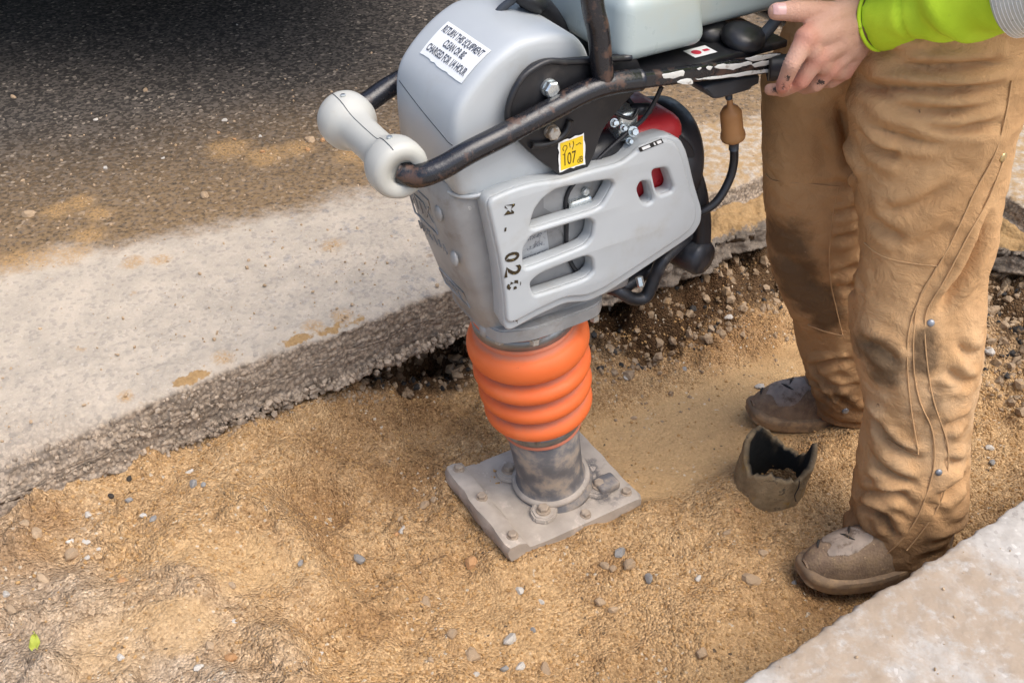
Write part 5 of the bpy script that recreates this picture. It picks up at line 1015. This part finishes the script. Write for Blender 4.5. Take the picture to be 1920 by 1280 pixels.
    # bunched cloth above the boots
    low = sstep(.02, -.20, z)*.0038; V = V+N*(low*np.sin((z+.45*x+.10*fbm(x*9, y*9, z*9, 9, 2))*105))[:, None]
    setv(tr, V); V, N = verts(tr)
    def blob(lst):
        r = np.zeros(len(V))
        for p, rx, rz, k in lst:
            d2 = ((V[:, 0]-p[0])/rx)**2+((V[:, 2]-p[2])/rz)**2+((V[:, 1]-p[1])/.11)**2; r = np.maximum(r, k*np.exp(-d2*.7))
        return r
    st_n = [(0.5676,1.2698,0.18),(0.5844,1.2654,0.1461),(0.6298,1.2753,0.2225),(0.6396,1.271,0.1896),(0.668,1.2596,0.1015),(0.6338,1.2391,-0.0564),(0.6182,1.231,-0.1181),(0.6061,1.2894,0.3307),(0.6514,1.2391,-0.0564)]; st_f = [(0.4715,1.5401,0.2188),(0.5008,1.5461,0.1593),(0.5445,1.5517,0.1034),(0.5777,1.5562,0.0584),(0.5124,1.5498,0.1223),(0.6464,1.577,-0.1497),(0.6139,1.5713,-0.0934)]
    attr(tr, 'stain', blob([(st_n[0], .045, .045, 1), (st_n[1], .03, .03, .9), (st_n[2], .022, .035, .95), (st_n[3], .026, .035, .95), (st_n[4], .016, .05, .7), (st_n[5], .06, .03, .45), (st_n[6], .05, .04, .5), (st_f[0], .05, .06, 1), (st_f[1], .055, .055, 1), (st_f[2], .045, .05, 1), (st_f[3], .035, .04, .9), (st_f[4], .05, .06, 1), (st_f[5], .05, .03, .8), (st_f[6], .03, .03, .5)]))
    attr(tr, 'mud', np.clip(sstep(.10, -.26, V[:, 2])*.9+.25*blob([(st_f[0], .12, .2, 1)]), 0, 1)*(1-.35*(V[:, 0] > .80)))
    attr(tr, 'soft_mask', np.clip(sstep(.74, .86, V[:, 0]+.02*fbm(V[:, 0]*9, V[:, 1]*9, V[:, 2]*9, 3, 3))*.8+.5*sstep(.35, .1, V[:, 2])*sstep(-.1, .05, V[:, 2]), 0, 1)*(V[:, 1] < 1.52))  # painted light on the near leg's rear side, plus a paler shin
    dg = bpy.context.evaluated_depsgraph_get(); bvh = BVHTree.FromPolygons([Vector(v) for v in V], [p.vertices[:] for p in tr.data.polygons])
    cpos = Vector((0, 0, 1.22))
    def snap(p):
        d = (Vector(p)-cpos).normalized(); h = bvh.ray_cast(cpos, d)
        return (np.array(h[0]), np.array(h[1])) if h[0] else (np.array(p), np.array([0, -1, 0]))
    def seam(P, r=.0012, off=.0013, nm='seam'):
        Q = []
        for p in catmull(np.array(P), 10):
            c, n = snap(p); Q.append(c+n*off)
        Q = np.array(Q); k = np.ones(5)/5
        if len(Q) > 8:
            Q2 = Q.copy(); 
            for _ in range(6): Q2[2:-2] = sum(Q2[i:len(Q)-4+i] for i in range(5))/5
            Q = Q2
        return mk(nm, *tube_geo(Q, r, 6), 'thread', tr)
    seam([(0.7026,1.4138,0.5954),(0.7055,1.4088,0.5573),(0.7052,1.3996,0.486),(0.6881,1.3932,0.4366),(0.6771,1.3854,0.3769),(0.6576,1.3762,0.3058),(0.6409,1.3708,0.2644),(0.6392,1.364,0.2124),(0.6544,1.3525,0.1235),(0.6807,1.343,0.0511),(0.7088,1.3375,0.0084),(0.7279,1.3274,-0.0691),(0.7259,1.3184,-0.1382),(0.7169,1.3099,-0.2039),(0.6888,1.3027,-0.2594),(0.6708,1.3002,-0.2783)])
    seam([(0.718,1.3985,0.4779),(0.7096,1.3899,0.4113),(0.6929,1.3831,0.3594),(0.6731,1.3726,0.2783),(0.6573,1.3677,0.241),(0.6563,1.3628,0.2027),(0.6808,1.3511,0.1134),(0.7038,1.343,0.0511),(0.7367,1.3347,-0.0134),(0.7518,1.3274,-0.0691),(0.7568,1.3184,-0.1382),(0.7424,1.3107,-0.1978),(0.7159,1.3027,-0.2594)])
    seam([(0.5387,1.3814,0.3462),(0.5671,1.3785,0.3239),(0.6084,1.3771,0.3131),(0.6556,1.3764,0.3076)]); seam([(0.6556,1.3764,0.3076),(0.6459,1.3714,0.2691),(0.634,1.3653,0.222),(0.6365,1.3577,0.1636),(0.6572,1.3458,0.0721),(0.696,1.3303,-0.0466)]); seam([(0.696,1.3303,-0.0466),(0.6651,1.3315,-0.0377),(0.6357,1.3344,-0.0156)])
    seam([(0.4347,1.6185,0.3347),(0.4509,1.6201,0.3194),(0.4953,1.6203,0.3172),(0.5632,1.6212,0.3084)]); seam([(0.5632,1.6212,0.3084),(0.5668,1.6291,0.2286),(0.5855,1.6401,0.1187),(0.6137,1.648,0.0404),(0.6449,1.6559,-0.0395)]); seam([(0.6449,1.6559,-0.0395),(0.612,1.6551,-0.031),(0.572,1.6531,-0.0115)])
    for p, m, r in zip([(0.717,1.3991,0.482),(0.6664,1.3634,0.2076),(0.7387,1.3252,-0.0861),(0.6825,1.2987,-0.2897)], ('brass', 'steel_snap', 'steel_snap', 'brass'), (.0072, .0058, .0058, .0072)):
        c, n = snap(p); lathe('snap_button', [(r, -.002), (r, .0012), (r*.8, .0026), (r*.2, .0032)], m, tr, 20, c, n)
    p = [(0.7011,1.6796,-0.2759)][0]; c, n = snap([(0.6965,1.6775,-0.2547)][0]); lathe('snap_button', [(.007, -.002), (.007, .0012), (.0055, .0026), (.001, .003)], 'steel_snap', tr, 20, c, n)
    # boots
    def boot(toe, ang, nm, worn):
        d = np.array([math.cos(ang), math.sin(ang), 0]); l = np.array([-d[1], d[0], 0]); toe = np.array(toe)
        b = empty('boot', (toe[0]-.74, toe[1]-1.48, toe[2]+.28), 0, root)
        sec = [(.0, .028, .052), (.012, .052, .066), (.035, .074, .080), (.07, .094, .090), (.11, .103, .097), (.15, .100, .108), (.185, .092, .118), (.21, .086, .12), (.24, .082, .11), (.27, .074, .10), (.285, .05, .09)]
        V = []; m = 28
        for t, w, h in sec:
            z0 = .022; c = -d*t
            for k in range(m):
                a = 2*math.pi*k/m; ca, sa_ = math.cos(a), math.sin(a); py = w/2*(abs(ca)**.75)*(1 if ca > 0 else -1); pz = (h-z0)*(abs(sa_)**(.8) if sa_ > 0 else 0)
                V.append(c+l*py*(1-.22*max(0, sa_)*(t > .1))+np.array([0, 0, z0-.004+pz]))
        up = mk('upper', V, grid_faces(len(sec), m, True).tolist()+[list(range(m))[::-1], list(range(m*(len(sec)-1), m*len(sec)))], 'boot', b); sub = up.modifiers.new('s', 'SUBSURF'); sub.levels = sub.render_levels = 2
        out = [(t, w) for t, w, h in sec]; ol = [(-.006, 0)]+[(t-.004*(t < .05), w/2+.007) for t, w in out]+[(.295, .0)]+[(t-.004*(t < .05), -w/2-.007) for t, w in out[::-1]]
        ol = catmull(ol, 5, True); n = len(ol); VV = []
        for z, s_ in ((0., .97), (.004, 1.), (.012, .985), (.015, 1.), (.022, 1.), (.028, .975), (.029, .90)):
            for t, w in ol: VV.append(-d*(.155+(t-.155)*s_)+l*w*s_+np.array([0, 0, z+.012*max(0, 1-t/.05)**2]))
        sl = mk('sole', VV, grid_faces(7, n, True).tolist()+[list(range(n)), list(range(6*n, 7*n))[::-1]], 'sole', b); autosmooth(sl, 60)
        # scuffed patch where the leather is worn off the toe cap
        dg = bpy.context.evaluated_depsgraph_get(); ev_ = up.evaluated_get(dg).to_mesh(); bt = BVHTree.FromPolygons([v.co.copy() for v in ev_.vertices], [p.vertices[:] for p in ev_.polygons])
        n = 64; PV, ok = [], []
        for i in range(n):
            for j in range(n):
                s_, q = i/(n-1), j/(n-1); t = worn[0]+(worn[1]-worn[0])*s_; ww = worn[2]+(worn[3]-worn[2])*q
                h = bt.ray_cast(Vector(-d*t+l*ww)+Vector((0, 0, .4)), Vector((0, 0, -1)))
                PV.append(np.array(h[0])+np.array(h[1])*.0012 if h[0] else np.array([0, 0, 0])); ok.append(bool(h[0]) and (2*s_-1)**2+(2*q-1)**2 < .75+.55*float(vnoise(np.array(s_*4+worn[0]*90), np.array(q*4), None, 3)))
        F = [f for f in grid_faces(n, n).tolist() if all(ok[k] for k in f)]
        tp = mk('worn_toe_patch', PV, F, 'boot_worn', up); up.evaluated_get(dg).to_mesh_clear()
        for k in range(3):
            s0 = worn[0]+(worn[1]-worn[0])*(.1+.3*k); pts_ = []
            for q in range(4):
                h = bt.ray_cast(Vector(-d*(s0+.005*q*(1 if k % 2 else -1)+.003*random.random())+l*(worn[2]+(worn[3]-worn[2])*(.05+.12*q+.25*(k % 2))))+Vector((0, 0, .4)), Vector((0, 0, -1)))
                if h[0]: pts_.append(np.array(h[0])+np.array([0, 0, .0012]))
            if len(pts_) > 2: tube('tear', pts_, [.0008]+[.0026]*(len(pts_)-2)+[.0008], 'stone_dark', up, 6, 4)
        return b
    boot([(0.5108,1.2403,-0.27)][0], math.radians(196), 'near', (.03, .125, -.035, .030))
    boot([(0.4988,1.6808,-0.28)][0], math.radians(187), 'far', (.02, .12, -.030, .040))
    # hand (left hand, closed on the handle grip, thumb on the lever) continuing into the forearm
    H = lambda s: s
    wr = np.array([(0.4904,1.4312,0.6719)][0]); kn = [np.array(p) for p in [(0.3934,1.3765,0.671),(0.4122,1.3807,0.6423),(0.4361,1.3951,0.6209),(0.4663,1.4202,0.6069)]]
    heel = np.array([(0.4607,1.4309,0.6885)][0])
    pr = []
    for k_, r_ in zip(kn, (.0155, .0155, .0150, .0140)): pr.append(capsule(wr+(k_-wr)*.05, k_, .023, r_))
    for i in range(3): pr.append(capsule(kn[i], kn[i+1], .0150, .0145)); pr.append(capsule(wr+(kn[i]-wr)*.55, wr+(kn[i+1]-wr)*.55, .0195, .0190))
    pr.append(capsule(wr, heel, .024, .021)); pr.append(capsule(heel, kn[0], .020, .0165))
    web = [(0.4316,1.4075,0.6899),(0.4113,1.3919,0.6826)]; pr.append(capsule(heel, web[0], .021, .017)); pr.append(capsule(web[0], web[1], .017, .0145)); pr.append(capsule(web[1], kn[0], .0145, .0150))
    fing = [[(0.3934,1.3765,0.671),(0.3744,1.358,0.6413),(0.3699,1.367,0.6084),(0.3785,1.399,0.5845)], [(0.4122,1.3807,0.6423),(0.3978,1.3791,0.6092),(0.3814,1.3949,0.5896),(0.361,1.3966,0.5888)], [(0.4361,1.3951,0.6209),(0.4247,1.3999,0.5952),(0.4176,1.4283,0.5769),(0.4087,1.4486,0.5735)], [(0.4663,1.4202,0.6069),(0.455,1.4274,0.5878),(0.4484,1.4538,0.5737),(0.4406,1.4713,0.5742)]]
    for f, rs in zip(fing, ((.0150, .0118, .0098, .0082), (.0150, .0115, .0098, .0085), (.0145, .0112, .0095, .008), (.0135, .010, .0085, .0075))):
        f = [np.array(p) for p in f]
        for i in range(3): pr.append(capsule(f[i], f[i+1], rs[i], rs[i+1]))
    th = [np.array(p) for p in [(0.4343,1.4127,0.6894),(0.4067,1.4043,0.6962),(0.376,1.3975,0.7002),(0.3528,1.3952,0.7003)]]
    for i, (r0, r1) in enumerate(((.018, .0152), (.0152, .0140), (.0140, .0118))): pr.append(capsule(th[i], th[i+1], r0, r1))
    elbow = np.array([.80, 1.10, .90]); sh_n = np.array([.74, 1.27, 1.12])
    pr.append(capsule(wr-np.array([.005, 0, 0]), wr+(elbow-wr)*.4, .0265, .036)); pr.append(capsule(wr+(elbow-wr)*.4, elbow, .036, .042))
    body = remesh('body', pr, .0022, 'skin', root, 5); fix(body)
    V, N = verts(body)
    # tendons and knuckle creases
    for k_ in kn:
        a = wr+(k_-wr)*.35; ab_ = k_-a; t = np.clip(((V-a)@ab_)/(ab_@ab_), 0, 1); d = np.linalg.norm(V-(a+t[:, None]*ab_), axis=1); e = (V-(a+t[:, None]*ab_)); out = np.clip((N[:, 1]*-1+N[:, 2]*.4), 0, 1)
        V = V+N*(.0012*np.exp(-((d-.015)/.006)**2)*out*np.sin(np.pi*t))[:, None]
    for c_, ax_ in ((th[2], th[3]-th[1]), (np.array(fing[0][1]), np.array(fing[0][2])-np.array(fing[0][0])), (np.array(fing[0][2]), np.array(fing[0][2])-np.array(fing[0][1])), (th[1], th[2]-th[0])):
        u = ax_/np.linalg.norm(ax_); s_ = (V-c_)@u; near_ = np.linalg.norm(V-c_, axis=1) < .024
        V = V+N*(np.where(near_, .0010*np.cos(s_*1500)*np.exp(-(s_/.006)**2), 0))[:, None]
    setv(body, V); V, N = verts(body)
    kd = np.min([np.linalg.norm(V-k_, axis=1) for k_ in kn+[np.array(fing[0][2]), np.array(fing[1][1])]], axis=0); attr(body, 'red', np.clip(1.1-kd/.03, 0, 1))
    gd = np.min([np.linalg.norm(V-np.array(p), axis=1) for p in [(0.3706,1.3476,0.6247),(0.3679,1.3518,0.6106),(0.3924,1.3549,0.6404),(0.3783,1.3813,0.7176),(0.3663,1.3858,0.5937),(0.4263,1.3868,0.6034)]], axis=0); attr(body, 'grime', np.clip(1.15-gd/.016, 0, 1))
    u = th[3]-th[2]; u /= np.linalg.norm(u); nr = np.array([-.25, -.75, .62]); nr -= u*(nr@u); nr /= np.linalg.norm(nr); sd_ = np.cross(u, nr); NV = []
    for i in range(9):
        for j in range(7):
            s_, q = i/8*2-1, j/6*2-1; r_ = .0120; wd = .0078*(1-.25*max(0, s_)**3)
            NV.append(th[3]+u*(-.001+.0085*s_)+sd_*wd*q+nr*(r_*math.sqrt(max(.05, 1-(wd*q/r_)**2))+.0006-.003*max(0, s_)**2))
    mk('thumbnail', NV, grid_faces(9, 7), 'nail', body)
    # rest of the body inside the clothes, and the head above the picture
    top = np.array([cx+.01, cy, 1.22]); lo = []
    lo.append(capsule((cx, cy, .70), (cx, cy, 1.02), .12, .13)); lo.append(capsule((cx, cy, 1.05), top+np.array([0, 0, .10]), .062, .056))
    hc = top+FWD*.02+np.array([0, 0, .23]); lo.append(ellipsoid(hc, (.098, .078, .118), 24, np.c_[FWD, np.cross([0, 0, 1], FWD), [0, 0, 1]]))
    lo.append(capsule(hc+FWD*.085+np.array([0, 0, .0]), hc+FWD*.108-np.array([0, 0, .03]), .011, .015)); lo.append(capsule(hc+FWD*.04-np.array([0, 0, .08]), hc+FWD*.075-np.array([0, 0, .085]), .045, .032))
    for s_ in (-1, 1): lo.append(ellipsoid(hc+LAT*s_*.08-np.array([0, 0, .01]), (.02, .012, .03), 12))
    ra_s, ra_e = np.array([cx, cy, 1.1])-LAT*.2, np.array([cx-.02, cy, .83])-LAT*.24; ra_h = np.array([.40, 1.71, .63])
    lo.append(capsule(ra_s, ra_e, .055, .045)); lo.append(capsule(ra_e, ra_h, .042, .03)); lo.append(capsule(ra_h, ra_h+np.array([-.07, -.03, -.01]), .035, .03))
    bl = remesh('bl', lo, .008, 'skin', None, 4); V2, _ = verts(bl); F2 = [p.vertices[:] for p in bl.data.polygons]; V1, _ = verts(body); 
    bm = bmesh.new(); bm.from_mesh(body.data); bm.from_mesh(bl.data); n1 = len(V1); bm.to_mesh(body.data); bm.free(); bpy.data.objects.remove(bl); body.data.polygons.foreach_set('use_smooth', [True]*len(body.data.polygons))
    hr = remesh('hair', [ellipsoid(hc+np.array([0, 0, .025])-FWD*.012, (.103, .086, .108), 24, np.c_[FWD, np.cross([0, 0, 1], FWD), [0, 0, 1]])], .008, 'leg', root, 3); fix(hr)
    # jacket: torso, sleeves with cuff and tape
    jp = [loft([(cx, cy, .74, .165, .205), (cx, cy, .80, .17, .21), (cx, cy, .95, .165, .205), (cx, cy, 1.08, .15, .225), (cx, cy, 1.15, .11, .19), (cx, cy, 1.19, .075, .09)], 56, 2.4, -FWD)]
    cuff = wr+(elbow-wr)*.02
    axis = (elbow-cuff)/np.linalg.norm(elbow-cuff)
    def sl(p, q, r0, r1): return capsule(p, q, r0, r1, 28)
    # near sleeve as a loft of circles along the forearm
    ts = [0, .03, .12, .16, .22, .4, .6, .8, 1.]; rs = [.0405, .0425, .0440, .0415, .0475, .0520, .0555, .0585, .0605]
    PP = catmull([cuff+axis*np.linalg.norm(elbow-cuff)*t for t in ts], 4); RR = np.interp(np.linspace(0, len(ts)-1, len(PP)), np.arange(len(ts)), rs)
    sv_, sf_ = tube_geo(PP, RR, 36); jp2 = [(sv_, sf_), sl(elbow, sh_n, .060, .075)]
    jp += [sl(ra_s, ra_e, .08, .062), sl(ra_e, ra_h+(ra_e-ra_h)*.2, .06, .046)]
    jk = remesh('jacket', jp+jp2, .006, 'hivis', root, 4); fix(jk)
    V, N = verts(jk); x, y, z = V.T; t = (V-cuff)@axis
    near_arm = (np.linalg.norm(V-cuff-np.outer(t, axis), axis=1) < .09) & (y < 1.48)
    V = V+N*(.004*fbm(x*11, y*11, z*11, 3, 3)+.002*fbm(x*30, y*30, z*30, 4, 2))[:, None]
    V = V+N*(np.where(near_arm & (t > .03), .0045*np.sin((t+.35*(z-.7)+.12*fbm(x*7, y*7, z*7, 8, 2))*62)*np.clip((t-.03)/.06, 0, 1), 0))[:, None]
    V = V-N*(np.where(near_arm, .005*np.exp(-((t-.062)/.0035)**2), 0))[:, None]
    setv(jk, V)
    # sleeve opening rim and reflective tape
    nu = np.cross(axis, [0, 0, 1.]); nu /= np.linalg.norm(nu); nv = np.cross(axis, nu); a = np.linspace(0, 2*np.pi, 49)
    c0 = cuff+axis*.002; mk('cuff_edge', *tube_geo(c0+.0395*(np.cos(a)[:, None]*nu+np.sin(a)[:, None]*nv), .0028, 8), 'hivis', jk)
    def band(t0, t1, dr, nm, mat, k=14):
        Vv = []
        for i in range(k):
            t_ = t0+(t1-t0)*i/(k-1); p = cuff+axis*t_; r_ = np.interp(t_/np.linalg.norm(elbow-cuff), ts, rs)+dr+(.0 if 0 < i < k-1 else -.004)
            Vv.append(p+r_*(np.cos(a[:-1])[:, None]*nu+np.sin(a[:-1])[:, None]*nv))
        return mk(nm, np.concatenate(Vv), grid_faces(k, 48, True), mat, jk)
    tp = band(.19, .255, .0062, 'reflective_tape', 'tape')
    for i in range(12):
        t_ = .195+i*.0048; p = cuff+axis*t_; r_ = np.interp(t_/np.linalg.norm(elbow-cuff), ts, rs)+.0060
        mk('tape_stripe', *tube_geo(p+r_*(np.cos(a)[:, None]*nu+np.sin(a)[:, None]*nv), .0005, 5), 'white_sticker', tp)
    return root
person()

# ------------------------------------------------------------------ unseen truck, added so that its underside shades the asphalt
def truck():
    o = empty('shading_truck', (-2.4, 3.80, 0)); X0, X1 = -2.2, 2.25
    box('load_bed', (X0, -1.2, .52), (X1, 1.2, .95), 'truck', o, .03); box('cab', (X0-1.6, -1.0, .45), (X0-.05, 1.0, 2.0), 'truck', o, .12)
    box('bed_wall', (X0, -1.2, .96), (X1, -1.13, 1.7), 'truck', o, .01); box('bed_wall', (X0, 1.13, .96), (X1, 1.2, 1.7), 'truck', o, .01); box('tailgate', (X1-.07, -1.12, .96), (X1, 1.12, 1.7), 'truck', o, .01)
    for x in (-2.9, 1.15):
        for y in (-.05+.0, .95):
            w = lathe('wheel', [(.12, -.11), (.36, -.11), (.40, -.08), (.40, .08), (.36, .11), (.12, .11)], 'tyre', o, 40, (x, y, .40), (0, 1, 0)); lathe('rim', [(.02, -.112), (.2, -.112), (.22, -.09), (.22, .09), (.02, .09)], 'band', w, 24, (x, y, .40), (0, 1, 0))
    tag(o, 'unseen dark truck added behind the trench to shade the road', 'truck')
truck()
for m in bpy.data.meshes:
    if m.users == 0: bpy.data.meshes.remove(m)
